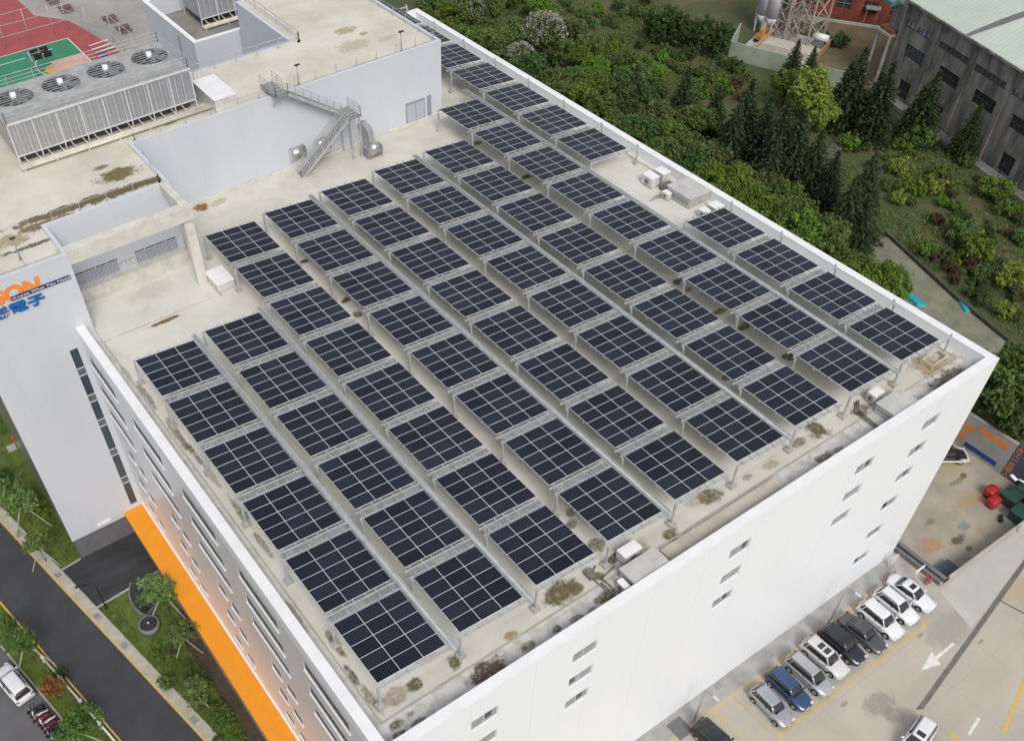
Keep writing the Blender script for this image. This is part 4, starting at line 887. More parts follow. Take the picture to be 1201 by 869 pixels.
# ------------------------------------------------------------------ the lower yard
YZ = -1.5
YARD = mat('yard_concrete', (0.40, 0.355, 0.27), (0.27, 0.245, 0.195), scale=0.22, rough=0.9, detail=10, bump=0.15)
add_patches(YARD, [st(1094, 640, 1.3, 0.9, (0.40, 0.22, 0.09), 0.8, YZ), st(1124, 633, 1.1, .5, (0.10, .095, .075), 1.2, YZ), st(1137, 643, .4, .3, (0.10, .095, .08), 1, YZ), st(1130, 557, .5, .35, (.10, .09, .06), 1.1, YZ), st(1122, 565, 1.3, .4, (.17, .14, .08), .8, YZ), st(1090, 612, .7, .3, (.16, .14, .1), .9, YZ), st(1140, 585, 2, .8, (.42, .27, .1), .7, YZ), st(1120, 545, 2.5, 1, (.42, .31, .15), .8, YZ), st(1155, 615, 1.5, 1, (.33, .27, .18), .6, YZ)])
sheet('yard', [(56.95, -9.3), (76.9, -9.3), (76.9, 60), (56.95, 60)], YZ, YARD)
t = thing('painted_wall', 'grey yard wall painted with orange bars and one long blue bar', 'wall', (76.95, 2, YZ))
GRW = mat('grey_wall_paint', (0.33, 0.325, 0.31), (0.28, 0.275, 0.26), scale=0.6, rough=0.8)
mb = MB(); mb.box(76.85, 77.15, -3.2, 30, YZ - .3, 3.0); mb.build('wall_panel', GRW, t)
mb = MB(); mb.box(76.82, 77.18, -3.2, 30, 3.003, 3.12); mb.build('coping', CONC, t)
OB = mat('orange_bar', (0.75, 0.22, 0.03), (0.68, 0.2, 0.03), rough=0.6); BB = mat('blue_bar', (0.01, 0.05, 0.24), (0.01, 0.045, 0.2), rough=0.6)
for (y0, y1, z0, z1, mm) in ((-2.55, 1.1, 1.75, 2.4, OB), (1.35, 3.6, 1.05, 1.7, OB), (1.8, 4.2, -0.25, 0.4, OB), (-2.3, 1.6, -1.05, -0.4, BB)):
    mb = MB(); mb.box(76.83, 76.847, y0, y1, z0, z1); mb.build('painted_bar', mm, t)
t = thing('metal_fence', 'dark blue sheet metal fence with orange upright lettering at its edge', 'fence', (76.95, -14, YZ))
DBL = mat('dark_blue_sheet', (0.075, 0.085, 0.12), (0.06, 0.07, 0.10), scale=0.5, rough=0.5)
mb = MB(); mb.box(76.86, 77.1, -40, -3.21, YZ - .3, 3.05); mb.build('sheet', DBL, t)
for k, ch in enumerate('人回日一工大'):
    lettering('letter', ch, 0, 0, 0.74, OB, t, depth=0.004, bold=0.012, M3=Matrix(((0, 0, -1, 76.852), (-1, 0, 0, -3.3), (0, 1, 0, -1.35 + 0.74 * k), (0, 0, 0, 1))))
GRN = mat('green_skip_paint', (0.022, 0.07, 0.05), (0.016, 0.05, 0.037), scale=1.2, rough=0.5, detail=7); REDP = mat('red_bin_paint', (0.45, 0.02, 0.025), (0.36, 0.016, 0.02), rough=0.4)
for k, (u, v, lab) in enumerate(((73.9, -6.1, 'green lidded skip nearest the painted wall'), (72.6, -8.1, 'green lidded skip nearest the red bins'), (75.9, -6.6, 'green lidded skip against the blue fence'), (74.9, -8.6, 'green lidded skip beside the tall yard lamp'))):
    t = thing('skip', lab, 'skip', (u, v, YZ), 0, 'green skips in the yard')
    mb = MB(); mb.loft([[(u - .75, v - .75, YZ + .1), (u + .75, v - .75, YZ + .1), (u + .75, v + .75, YZ + .1), (u - .75, v + .75, YZ + .1)], [(u - .92, v - .92, YZ + 1.3), (u + .92, v - .92, YZ + 1.3), (u + .92, v + .92, YZ + 1.3), (u - .92, v + .92, YZ + 1.3)]]); mb.build('bin_body', GRN, t)
    for sg in (-1, 1): mb = MB(); mb.obox((u + sg * .47, v, YZ + 1.36), (.45, 0, .03 * -sg), (0, .93, 0), (0, 0, .035)); mb.build('lid', GRN, t)
    mb = MB()
    for a in (-.6, .6):
        for b2 in (-.6, .6): mb.cyl((u + a - .04, v + b2, YZ + .1), (u + a + .04, v + b2, YZ + .1), .1, n=10)
    mb.build('castor', RUBBER, t)
for k, (px, py, lab) in enumerate(((1163, 576, 'red domed bin nearer the painted wall'), (1166, 588, 'red domed bin nearer the ramp'))):
    p = at(px, py, YZ + .5); u, v = p.x - .2, p.y
    t = thing('waste_bin', lab, 'bin', (u, v, YZ), 0, 'red bins beside the green skips')
    sq = lambda r, z: [(u + r * math.copysign(abs(math.cos(2*PI*i/24)) ** .55, math.cos(2*PI*i/24)), v + r * .8 * math.copysign(abs(math.sin(2*PI*i/24)) ** .55, math.sin(2*PI*i/24)), YZ + z) for i in range(24)]
    mb = MB(); mb.smooth = True; mb.loft([sq(.62, .02), sq(.7, .85)]); mb.build('bin_body', REDP, t)
    mb = MB(); mb.smooth = True; mb.loft([sq(r, z) for r, z in ((.74, .86), (.74, .98), (.6, 1.12), (.3, 1.18))]); mb.build('dome_lid', REDP, t)
mb = MB(); mb.box(59.65, 61.75, -8.55, -7.2, YZ, YZ + .55); o = tag(mb.build('storage_box', mat('dark_slate_box', (0.05, 0.062, 0.072), (0.035, 0.045, 0.052), rough=0.5)), 'dark slate storage box tucked into the yard corner', 'box')
mb = MB(); mb.box(59.6, 61.8, -8.6, -7.15, YZ + .552, YZ + .62); mb.build('lid', mat('slate_lid', (0.06, 0.072, 0.082), (0.045, 0.055, 0.062), rough=0.5), o)
p = at(1131, 617, YZ); mb = MB(); mb.box(p.x - .6, p.x + .6, p.y - .4, p.y + .4, YZ + .003, YZ + .02); tag(mb.build('yard_grate', STEEL), 'single dark grate in the middle of the yard floor', 'grate')
p = at(1173, 611, YZ); mb = MB(); mb.cyl((p.x, p.y, YZ), (p.x, p.y, YZ + .4), .25, n=10); mb.cyl((p.x + .5, p.y + .3, YZ), (p.x + .5, p.y + .3, YZ + .3), .2, n=10); tag(mb.build('rubber_tyres', RUBBER), 'couple of black tyres dropped near the green skips', 'tyres')
t = thing('yard_lamp', 'tall white swan necked lamp post at the edge of the yard', 'lamp post', (69.6, -9.4, 0))
mb = MB(); mb.tube([(69.6, -9.4, 0), (69.6, -9.4, 4.4), (69.5, -9.1, 5.4), (69.2, -8.2, 6.2), (68.7, -7.0, 6.5)], 0.09, 10); mb.build('pole', CAPW, t)
mb = MB(); mb.obox((68.5, -6.6, 6.5), (.1, .35, 0), (.16, -.05, 0), (0, 0, .06)); mb.build('lamp_head', CAPW, t)

# ------------------------------------------------------------------ cars
GLASS = mat('car_glass', (0.022, 0.026, 0.03), (0.015, 0.018, 0.022), rough=0.06, spec=0.9)
LENS = mat('head_lamp', (0.60, 0.62, 0.64), (0.5, 0.52, 0.54), rough=0.15); TAIL = mat('tail_lamp', (0.40, 0.012, 0.012), (0.3, 0.01, 0.01), rough=0.2)
RIM = mat('wheel_rim', (0.48, 0.49, 0.5), (0.36, 0.37, 0.38), rough=0.35, metal=0.6)
TRIM = mat('black_trim', (0.02, 0.02, 0.021), (0.015, 0.015, 0.016), rough=0.6)
def paint(name, c, metal=0.0): return mat(name, c, tuple(x * .92 for x in c), scale=.6, rough=0.28, metal=metal, coat=0.8)
def rrect(x0, x1, w0, w1, z0, z1, r=0.22):
    """ring of a rounded plan outline: rear at x0 (half width w0, height z0), nose at x1 (w1, z1)"""
    pts = []
    for (cx, cy, a0) in ((x1, w1, 0), (x0, w0, 90), (x0, -w0, 180), (x1, -w1, 270)):
        sx = -1 if cx == x1 else 1; sy = -1 if cy > 0 else 1
        rr = min(r, abs(cy) * .8)
        for i in range(4):
            a = R_(a0 + 30 * i)
            x = cx + sx * rr + rr * math.cos(a); y = cy + sy * rr + rr * math.sin(a)
            f = (x - x0) / (x1 - x0); pts.append((x, y, z0 + (z1 - z0) * f))
    return pts
def make_car(style, L, W, H, col, label, glass_roof=0, rails=False, dark_roof=False):
    t = thing('parked_car', label, 'car', (0, 0, 0), 0, 'cars in the parking lot')
    hl, hw = L / 2, W / 2
    belt = {'suv': .98, 'hatch': .93, 'sedan': .88, 'mpv': .96}[style] * (H / {'suv': 1.66, 'hatch': 1.5, 'sedan': 1.44, 'mpv': 1.6}[style])
    hood = belt - .10; tail = belt - (.03 if style == 'sedan' else 0.0)
    # side profile of the body: x, half width, top height
    if style == 'sedan': prof = [(-1, .80, .62), (-.97, .9, tail - .08), (-.80, .95, tail), (-.5, 1, belt), (0, 1, belt), (.38, 1, belt - .02), (.62, .97, hood), (.88, .90, hood - .12), (.97, .80, .60), (1, .70, .46)]
    else: prof = [(-1, .82, .70), (-.985, .92, belt - .1), (-.9, .97, belt), (-.5, 1, belt), (0, 1, belt), (.42, 1, belt - .02), (.60, .98, hood + .02), (.88, .91, hood - .10), (.97, .82, .62), (1, .72, .48)]
    mb = MB(); mb.smooth = True; rings = []
    for (fx, fw, zt_) in prof:
        x = fx * hl; w = hw * fw; zb = .24 if abs(fx) < .93 else .34
        zs = max(zt_, zb + .1); zm = zb + (zs - zb) * .45
        rings.append([(x, -w * .86, zb), (x, -w * .97, zb + .08), (x, -w, zm), (x, -w * .965, zs - .10), (x, -w * .90, zs - .02), (x, -w * .55, zs + .015), (x, 0, zs + .03), (x, w * .55, zs + .015), (x, w * .90, zs - .02), (x, w * .965, zs - .10), (x, w, zm), (x, w * .97, zb + .08), (x, w * .86, zb)])
    mb.loft([list(reversed(r)) for r in rings]); mb.build('body', col, t, local=True)
    # glass house
    if style == 'sedan': b0, b1, r0, r1 = -.66, .43, -.40, .14
    elif style == 'hatch': b0, b1, r0, r1 = -.93, .46, -.74, .16
    elif style == 'mpv': b0, b1, r0, r1 = -.94, .56, -.80, .24
    else: b0, b1, r0, r1 = -.93, .46, -.80, .18
    wb, wr = hw * .90, hw * .70
    base = rrect(b0 * hl, b1 * hl, wb, wb * .93, belt - .06, belt - .06, .3); midr = rrect((b0 * .62 + r0 * .38) * hl, (b1 * .55 + r1 * .45) * hl, wb * .93, wb * .87, belt + (H - belt) * .45, belt + (H - belt) * .45, .26)
    top = rrect(r0 * hl, r1 * hl, wr, wr * .97, H - .07, H - .06, .22)
    mb = MB(); mb.smooth = True; mb.loft([base, midr, top]); mb.build('window', GLASS, t, local=True)
    roofc = TRIM if dark_roof else col
    lo = rrect(r0 * hl - .06, r1 * hl + .05, wr + .035, wr + .02, H - .085, H - .075, .24); hi = rrect(r0 * hl + .04, r1 * hl - .04, wr - .06, wr - .07, H - .01, H - .01, .22); top2 = rrect(r0 * hl + .3, r1 * hl - .3, wr * .6, wr * .6, H + .015, H + .015, .2)
    mb = MB(); mb.smooth = True; mb.loft([lo, hi, top2]); mb.build('roof', roofc, t, local=True)
    # pillars
    mb = MB()
    for sy in (-1, 1):
        mb.bar((b1 * hl - .12, sy * wb * .90, belt - .03), (r1 * hl + .0, sy * wr * .985, H - .075), .07, .06)
        mb.bar((b0 * hl + .10, sy * wb * .955, belt - .03), (r0 * hl + .05, sy * wr * .99, H - .075), .15 if style != 'sedan' else .10, .06)
        if style in ('suv', 'mpv', 'hatch'): mb.bar((b0 * hl + .42, sy * wb * .985, belt - .03), (r0 * hl + .34, sy * wr * 1.02, H - .075), .16, .05)
    mb.build('pillar', roofc if dark_roof else col, t, local=True)
    mb = MB()
    for sy in (-1, 1): mb.bar((-.02 * hl, sy * wb * .995, belt - .03), (-.08 * hl, sy * wr * 1.03, H - .08), .09, .04)
    mb.build('door_pillar', TRIM, t, local=True)
    for i in range(glass_roof):
        x = r1 * hl - .45 - .68 * i; mb = MB(); mb.poly([(x - .25, -.36, H + .022), (x + .25, -.36, H + .019), (x + .25, .36, H + .019), (x - .25, .36, H + .022)]); mb.build('sunroof', GLASS, t, local=True)
    if rails:
        for sy in (-1, 1): mb = MB(); mb.bar((r0 * hl + .1, sy * (wr - .02), H + .03), (r1 * hl - .1, sy * (wr - .03), H + .03), .045, .05); mb.build('roof_rail', TRIM if col is not None else ALU, t, local=True)
    # wheels
    for fx in (-.60, .61):
        for sy in (-1, 1):
            mb = MB(); x = fx * hl; y = sy * (hw - .10); r = .335 if style in ('suv', 'mpv') else .31
            mb.cyl((x, y - .11, r), (x, y + .11, r), r, n=22); wh = mb.build('wheel', RUBBER, t, local=True)
            mb = MB(); mb.cyl((x, y + sy * .112, r), (x, y + sy * .118, r), r * .64, n=16); mb.build('rim', RIM, wh, local=True)
            mb = MB(); mb.smooth = True
            k = 12; ar = [(x + (r + .075) * math.cos(PI * i / k), (r + .075) * math.sin(PI * i / k) + r * .9) for i in range(k + 1)]
    mb = MB()
    for fx in (-.60, .61):
        for sy in (-1, 1):
            r = .385 if style in ('suv', 'mpv') else .355; x = fx * hl; y = sy * hw
            mb.cyl((x, y - sy * .16, .34), (x, y + sy * .004, .34), r, n=22)
    mb.build('wheel_arch', TRIM, t, local=True)
    for sy in (-1, 1):
        mb = MB(); mb.obox((hl * .93, sy * hw * .66, .68 * belt / .93), (.10, -sy * .05, -.03), (.02, .13, 0), (0.02, 0, .035)); mb.build('headlight', LENS, t, local=True)
        mb = MB(); mb.obox((-hl * .965, sy * hw * .74, belt - .17), (.06, 0, 0), (0, .15, 0), (0, 0, .10)); mb.build('tail_light', TAIL, t, local=True)
        mb = MB(); mb.obox((b1 * hl - .22, sy * (hw + .07), belt + .04), (.08, 0, 0), (0, .11, 0), (0, 0, .065)); mb.build('mirror', col, t, local=True)
    mb = MB(); mb.obox((hl * .985, 0, .40), (.02, 0, 0), (0, hw * .6, 0), (0, 0, .08)); mb.build('grille', TRIM, t, local=True)
    mb = MB(); mb.obox((hl * 1.003, 0, .43), (.01, 0, 0), (0, .17, 0), (0, 0, .06)); mb.obox((-hl * 1.0, 0, .72), (.01, 0, 0), (0, .17, 0), (0, 0, .06)); mb.build('number_plate', CAPW, t, local=True)
    mb = MB(); mb.bar((b1 * hl - .02, -.5, belt + .0), (b1 * hl - .14, .15, belt + .06), .03); mb.build('wiper', TRIM, t, local=True)
    return t
WPAINT = paint('white_car_paint', (0.72, 0.73, 0.74)); SILV = paint('silver_car_paint', (0.42, 0.43, 0.45), .55); SILV2 = paint('pale_silver_car_paint', (0.47, 0.48, 0.50), .5)
BLUE = paint('blue_car_paint', (0.028, 0.065, 0.17), .3); BLK = paint('black_car_paint', (0.012, 0.013, 0.016), .1); GREYP = paint('graphite_car_paint', (0.085, 0.087, 0.10), .4); PEARL = paint('pearl_car_paint', (0.63, 0.62, 0.60), .1)
cars = [(34.15, 'hatch', 4.35, 1.76, 1.52, SILV, 'silver hatchback at the near end of the parked row', 0, 0, 0), (36.65, 'suv', 4.5, 1.80, 1.62, BLUE, 'dark blue car with a blue roof, the only blue one in the row', 0, 0, 0),
        (39.25, 'mpv', 4.75, 1.84, 1.66, SILV2, 'silver estate car parked right beside the blue car', 0, 1, 0), (41.8, 'suv', 4.65, 1.84, 1.66, PEARL, 'pearl white car with two dark sunroof panes', 2, 0, 0),
        (44.2, 'suv', 4.6, 1.86, 1.68, BLK, 'black car with a red tail lamp between the pearl and the graphite cars', 0, 0, 0), (46.75, 'sedan', 4.75, 1.82, 1.46, GREYP, 'graphite grey sedan parked beside the black car', 0, 0, 0),
        (49.3, 'suv', 4.6, 1.85, 1.66, WPAINT, 'white car with a plain roof parked next to the graphite sedan', 0, 0, 0), (51.75, 'hatch', 4.5, 1.78, 1.6, WPAINT, 'white car with dark roof rails, second from the far end of the row', 0, 1, 0),
        (54.2, 'sedan', 4.85, 1.84, 1.45, WPAINT, 'white sedan with one dark sunroof at the far end of the row', 1, 0, 0)]
rear = (-6.3, -6.0, -5.9, -5.6, -5.65, -5.85, -5.95, -5.85, -5.55); yaw = (-3, -1, 1, 1.5, 1, 2, -1, 0, 3); cars_i = 0
for (u, s_, L, W, H, c, lab, g, r, d) in cars:
    t = make_car(s_, L, W, H, c, lab, g, bool(r), bool(d)); t.location = (u - .12, rear[cars_i] - L / 2, 0.014); t.rotation_euler = (0, 0, R_(-90 + yaw[cars_i])); cars_i += 1
t = make_car('suv', 4.6, 1.86, 1.68, BLK, 'black car cut by the picture edge, in front of the dark steel plate', 0); t.location = (27.6, -8.1, 0.014); t.rotation_euler = (0, 0, R_(-84)); t['group'] = 'cars in the parking lot'
t = make_car('suv', 4.7, 1.88, 1.72, WPAINT, 'white car with a dark sunroof driving away from the drainage channel', 1, True); t.location = (41.6, -18.0, 0.0); t.rotation_euler = (0, 0, R_(191)); t['group'] = 'moving cars'
p = at(1112, 537, YZ + .9); t = make_car('suv', 4.5, 1.82, 1.62, BLK, 'black and white car half hidden by the building corner', 0, False, True)
mb = MB(); mb.obox((2.22, 0, .52), (.07, 0, 0), (0, .84, 0), (0, 0, .14)); mb.build('front_bumper', WPAINT, t, local=True)
for sy in (-1, 1): mb = MB(); mb.obox((.1, sy * .915, .52), (1.9, 0, 0), (0, .03, 0), (0, 0, .13)); mb.obox((1.7, sy * .86, .70), (.5, 0, 0), (0, .05, 0), (0, 0, .12)); mb.build('side_panel', WPAINT, t, local=True)
t.name = 'parked_car'; t.location = (73.9, 1.75, YZ); t.rotation_euler = (0, 0, R_(-36)); t['group'] = 'cars in the yard'
t = make_car('suv', 4.9, 1.95, 1.75, WPAINT, 'white car with dark roof rails beside the row of scooters', 0, True); t.location = (-20.45, 34.0, LZ - .03); t.rotation_euler = (0, 0, R_(101)); t['group'] = 'cars across the street'
t = make_car('sedan', 4.6, 1.8, 1.45, BLUE, 'dark blue car at the left picture edge behind the white one', 0); t.location = (-21.9, 40.4, LZ - .03); t.rotation_euler = (0, 0, R_(101)); t['group'] = 'cars across the street'
# ------------------------------------------------------------------ scooters
SEATM = mat('black_seat', (0.016, 0.016, 0.017), (0.012, 0.012, 0.012), rough=0.6)
def scooter():
    t = thing('motor_scooter', 'x', 'scooter', (0, 0, 0), 0, 'motor scooters parked across the street')
    for x in (-.62, .62): mb = MB(); mb.cyl((x, -.05, .22), (x, .05, .22), .22, n=16); mb.build('wheel', RUBBER, t, local=True)
    mb = MB(); mb.smooth = True; mb.loft([[(x, -w, z0), (x, w, z0), (x, w * .8, z1), (x, -w * .8, z1)] for x, w, z0, z1 in ((-.86, .07, .5, .62), (-.7, .16, .36, .72), (-.3, .18, .28, .70), (-.12, .16, .22, .45), (.1, .15, .22, .30), (.34, .15, .24, .34))]); mb.build('body', BLK, t, local=True)
    mb = MB(); mb.smooth = True; mb.loft([[(x, -w, z), (x, w, z), (x + .1, w * .7, z), (x + .1, -w * .7, z)] for x, w, z in ((.40, .17, .28), (.44, .2, .6), (.36, .16, .92), (.30, .10, .98))]); mb.build('front_shield', BLK, t, local=True)
    mb = MB(); mb.smooth = True; mb.loft([[(x, -w, .70), (x, w, .70), (x, w * .8, .70 + h), (x, -w * .8, .70 + h)] for x, w, h in ((-.8, .1, .05), (-.55, .15, .10), (-.1, .13, .08), (.02, .08, .04))]); mb.build('seat', SEATM, t, local=True)
    mb = MB(); mb.tube([(.26, -.34, .98), (.34, 0, 1.02), (.26, .34, .98)], .022, 6); mb.cyl((.34, 0, 1.0), (.62, 0, .25), .03, n=6); mb.build('handlebar', TRIM, t, local=True)
    mb = MB()
    for sy in (-1, 1): mb.obox((.32, sy * .34, 1.14), (.012, 0, 0), (0, .06, 0), (0, 0, .04))
    mb.build('mirror', ALU, t, local=True)
    mb = MB(); mb.obox((.47, 0, .88), (.03, 0, 0), (0, .08, 0), (0, 0, .05)); mb.build('headlight', LENS, t, local=True)
    return t
SCC = [BLK, GREYP, paint('red_scooter_paint', (0.40, 0.012, 0.03)), WPAINT, BLK, paint('navy_scooter_paint', (0.012, 0.02, 0.07)), SILV, BLK, WPAINT, paint('crimson_scooter_paint', (0.30, 0.01, 0.035))]
SCN = ['black', 'graphite', 'bright red', 'white', 'black', 'navy', 'silver', 'black', 'white', 'crimson']
sp0 = scooter(); ch0 = kids(sp0); srn = random.Random(4); used = {}
order_ = [0, 3, 2, 8, 9, 4, 5, 6, 7, 1, 5, 0, 3, 4]
for k in range(14):
    ci = order_[k]
    p = along(E1, 69.9 + 0.56 * k, -8.85); q = SCN[ci]
    lab = '%s motor scooter, %s along the row counting from the white car' % (q, ordinal(k + 1))
    loc = (p[0] + srn.uniform(-.1, .1), p[1], LZ - .03); rz = math.atan2(rn.y, rn.x) + PI + srn.uniform(-.15, .15) - .35
    o = sp0 if k == 0 else copy_tree(sp0, loc, rz, chl=ch0)
    o.location = loc; o.rotation_euler = (0, 0, rz); o['label'] = lab
    for c in kids(o):
        if c.name.startswith(('body', 'front_shield')): recolour(c, SCC[ci])

# ------------------------------------------------------------------ hillside, path and buildings behind
HZ = 0.0
mb = MB(); hr = random.Random(8); NX, NY = 60, 100
def hz(x, y):
    a = max(0.0, min(1.0, (x - 103) / 8)) * max(0.0, min(1.0, (126 - x) / 5)); 
    return HZ - 0.06 + a * (0.35 * math.sin(x * .31 + y * .17) + 0.3 * math.sin(y * .23 - x * .11) + 0.3)
b0 = mb.verts([(77.2 + 150 * i / NX, -60 + 300 * j / NY, hz(77.2 + 150 * i / NX, -60 + 300 * j / NY)) for j in range(NY + 1) for i in range(NX + 1)])
for j in range(NY):
    for i in range(NX): q = b0 + j * (NX + 1) + i; mb.smooth = True; mb.face([q, q + 1, q + NX + 2, q + NX + 1])
o = mb.build('hillside', SOIL); o['kind'] = 'structure'
PATHM = mat('mossy_concrete', (0.235, 0.235, 0.17), (0.14, 0.15, 0.10), scale=0.4, rough=0.9, detail=10, bump=0.15)
sheet('path', [(101.3, 31.5), (96.9, 17.7), (94.0, 5.5), (91.5, -8), (81, -8), (83, 8), (88, 20), (94.5, 32.5)], HZ + 0.01, PATHM)
WSTONE = mat('dark_mossy_stone', (0.085, 0.085, 0.06), (0.045, 0.05, 0.033), scale=1.2, rough=0.95, detail=8, bump=0.4)
mb = MB()
for p, q in (((101.6, 32), (97.1, 17.7)), ((97.1, 17.7), (94.2, 5.5)), ((94.2, 5.5), (91.8, -8))): mb.bar((p[0], p[1], .2), (q[0], q[1], .2), .28, .6)
tag(mb.build('low_wall', WSTONE), 'low dark mossy wall along the concrete path below the bushes', 'wall')
TQ = mat('turquoise_tarp', (0.02, 0.36, 0.44), (0.015, 0.26, 0.33), scale=2.5, rough=0.5, bump=0.4)
for pts, lab, hh in (([(92.4, 22.3), (93.3, 22.1), (93.3, 19.3), (92.6, 18.7), (91.8, 19.5)], 'big crumpled turquoise tarpaulin on the path below the parapet', .35), ([(96.9, 17.2), (97.4, 16.9), (96.4, 14.8), (95.6, 15.1)], 'narrow turquoise tarpaulin laid against the low mossy wall', .3)):
    mb = MB(); c = (sum(p[0] for p in pts) / len(pts), sum(p[1] for p in pts) / len(pts)); tr = random.Random(2)
    def inn(f, z): return [(c[0] + (p[0] - c[0]) * f, c[1] + (p[1] - c[1]) * f, z + tr.uniform(-.06, .06)) for p in pts]
    r1 = [(p[0], p[1], .02) for p in pts]; mb.loft([r1, inn(.86, hh * .8), inn(.45, hh)] if True else [])
    tag(mb.build('tarpaulin', TQ), lab, 'tarpaulin')
# garden steps on the slope
t = thing('garden_steps', 'narrow flight of weathered timber steps up the brown slope', 'steps', (116, 52.5, 0))
mb = MB(); TIMB = mat('weathered_timber', (0.16, 0.15, 0.13), (0.09, 0.085, 0.07), scale=2, rough=0.9)
for k in range(17):
    f = k / 16; p = Vector((109.5 + 13 * f, 48.8 + 5.8 * f, 0.18 + .35 * f)); d = Vector((.913, .408, 0)); e = Vector((-d.y, d.x, 0)); mb.obox(p, d * .19, e * .95, (0, 0, .16))
mb.build('tread', TIMB, t)
# ---- grey warehouse
WA = Vector((135.6, 59.4, 0)); wd = Vector((-0.279, -0.960, 0)).normalized(); wn_ = Vector((0.960, -0.279, 0))    # along the facade, into the building
WH = thing('warehouse', 'weathered grey concrete warehouse with a pale green metal roof', 'warehouse', tuple(WA))
GCON = mat('sooty_concrete', (0.29, 0.275, 0.25), (0.10, 0.096, 0.088), scale=0.55, rough=0.92, detail=10, stretch=(1, 1, .3), bump=0.1, spread=(.36, .62))
WDK = mat('warehouse_glass', (0.13, 0.15, 0.155), (0.05, 0.06, 0.065), scale=1.2, rough=0.25); WPALE = mat('pale_pane', (0.30, 0.37, 0.40), (0.14, 0.18, 0.20), scale=0.9, rough=0.2, spread=(0.45, 0.55))
EZ = 14.0; WL = 64.0
def wp(a, d, z): q = WA + wd * a + wn_ * d; return (q.x, q.y, z)
bays = 8; bw = WL / bays; holes = []
for k in range(bays):
    a0 = k * bw
    holes += [(a0 + .7, a0 + bw - .7, 10.2, 11.2), (a0 + 2.4, a0 + bw - 1.0, 6.2, 8.2), (a0 + 3.6, a0 + 6.2, .2, 3.0)]
mb = MB(); facade(mb, 0, WL, -.5, EZ, holes, lambda a, z, d: wp(a, d, z), 0.35)
mb.poly([wp(0, 0, -.5), wp(0, 0, EZ), wp(0, 40, EZ), wp(0, 40, -.5)]); mb.poly([wp(WL, 0, -.5), wp(WL, 40, -.5), wp(WL, 40, EZ), wp(WL, 0, EZ)]); mb.build('wall', GCON, WH)
def wbox(mb, a0, a1, d0, d1, z0, z1):
    c = [wp(a0, d0, z0), wp(a1, d0, z0), wp(a1, d1, z0), wp(a0, d1, z0), wp(a0, d0, z1), wp(a1, d0, z1), wp(a1, d1, z1), wp(a0, d1, z1)]
    b = mb.verts(c)
    for q in ((0,1,2,3),(4,7,6,5),(0,4,5,1),(1,5,6,2),(2,6,7,3),(3,7,4,0)): mb.face([b + i for i in q])
mb = MB()
for k in range(bays + 1): mb = MB(); wbox(mb, max(0, k * bw - .35), min(WL, k * bw + .35), -.28, -.004, -.5, EZ - .6); mb.build('pilaster', GCON, WH)
rw2 = random.Random(9); DKFR = mat('rusted_frame', (0.10, 0.095, 0.09), (0.05, 0.045, 0.04), rough=.8)
for (a0, a1, z0, z1) in holes:
    m2 = MB(); wbox(m2, a0, a1, .30, .34, z0, z1); w = m2.build('window', (WPALE if rw2.random() < .7 else WDK) if z0 > 9 else (DARKIN if rw2.random() < .25 or z0 < 1 else WDK), WH)
    m2 = MB(); n3 = max(2, round((a1 - a0) / .95))
    for i in range(n3 + 1): a = a0 + (a1 - a0 - .07) * i / n3; wbox(m2, a, a + .07, .2, .295, z0, z1)
    for z in ([z0, z1 - .07] if z1 - z0 < 1.5 else [z0, z0 + .9, z1 - .07]): wbox(m2, a0, a1, .18, .29, z, z + .07)
    m2.build('frame', DKFR, w)
ROOFG = mat('pale_green_sheet_roof', (0.50, 0.58, 0.48), (0.43, 0.50, 0.40), scale=0.18, rough=0.55, detail=8)
add_lines(ROOFG, 0.75, 0.09, (0.33, 0.39, 0.32), 1, .5)
mb = MB(); rz1 = EZ + 2.6
mb.poly([wp(-.5, -.7, EZ + .1), wp(27.5, -.7, EZ + .1), wp(27.5, 16, rz1), wp(-.5, 16, rz1)][::-1]); mb.poly([wp(29.2, -.7, EZ + .1), wp(WL + .5, -.7, EZ + .1), wp(WL + .5, 16, rz1), wp(29.2, 16, rz1)][::-1])
mb.poly([wp(-.5, 16, rz1), wp(WL + .5, 16, rz1), wp(WL + .5, 40, EZ - 1), wp(-.5, 40, EZ - 1)][::-1]); rf = mb.build('roof', ROOFG, WH)
mb = MB(); mb.poly([wp(12.8, -.7, EZ + .08), wp(14.2, -.7, EZ + .13), wp(14.2, 16, rz1 + .03), wp(12.8, 16, rz1 + .03)][::-1]); mb.poly([wp(27.5, -.7, EZ + .06), wp(29.2, -.7, EZ + .06), wp(29.2, 16, rz1 - .05), wp(27.5, 16, rz1 - .05)][::-1]); mb.build('roof_light', mat('grey_roof_strip', (0.17, 0.18, 0.165), (0.11, 0.12, 0.11), scale=1.5, rough=.7), rf)
mb = MB(); wbox(mb, -.5, WL + .5, -.95, -.7, EZ - .1, EZ + .2); wbox(mb, -.3, WL, -.5, -.01, EZ - .35, EZ - .05); mb.build('gutter', GCON, WH)
mb = MB(); wbox(mb, 0, WL, -2.6, -2.2, -.6, .55); wbox(mb, 0, WL, -2.2, -.3, -.6, .15); tag(mb.build('retaining_kerb', CONCD), 'concrete kerb and ledge along the foot of the warehouse', 'kerb')
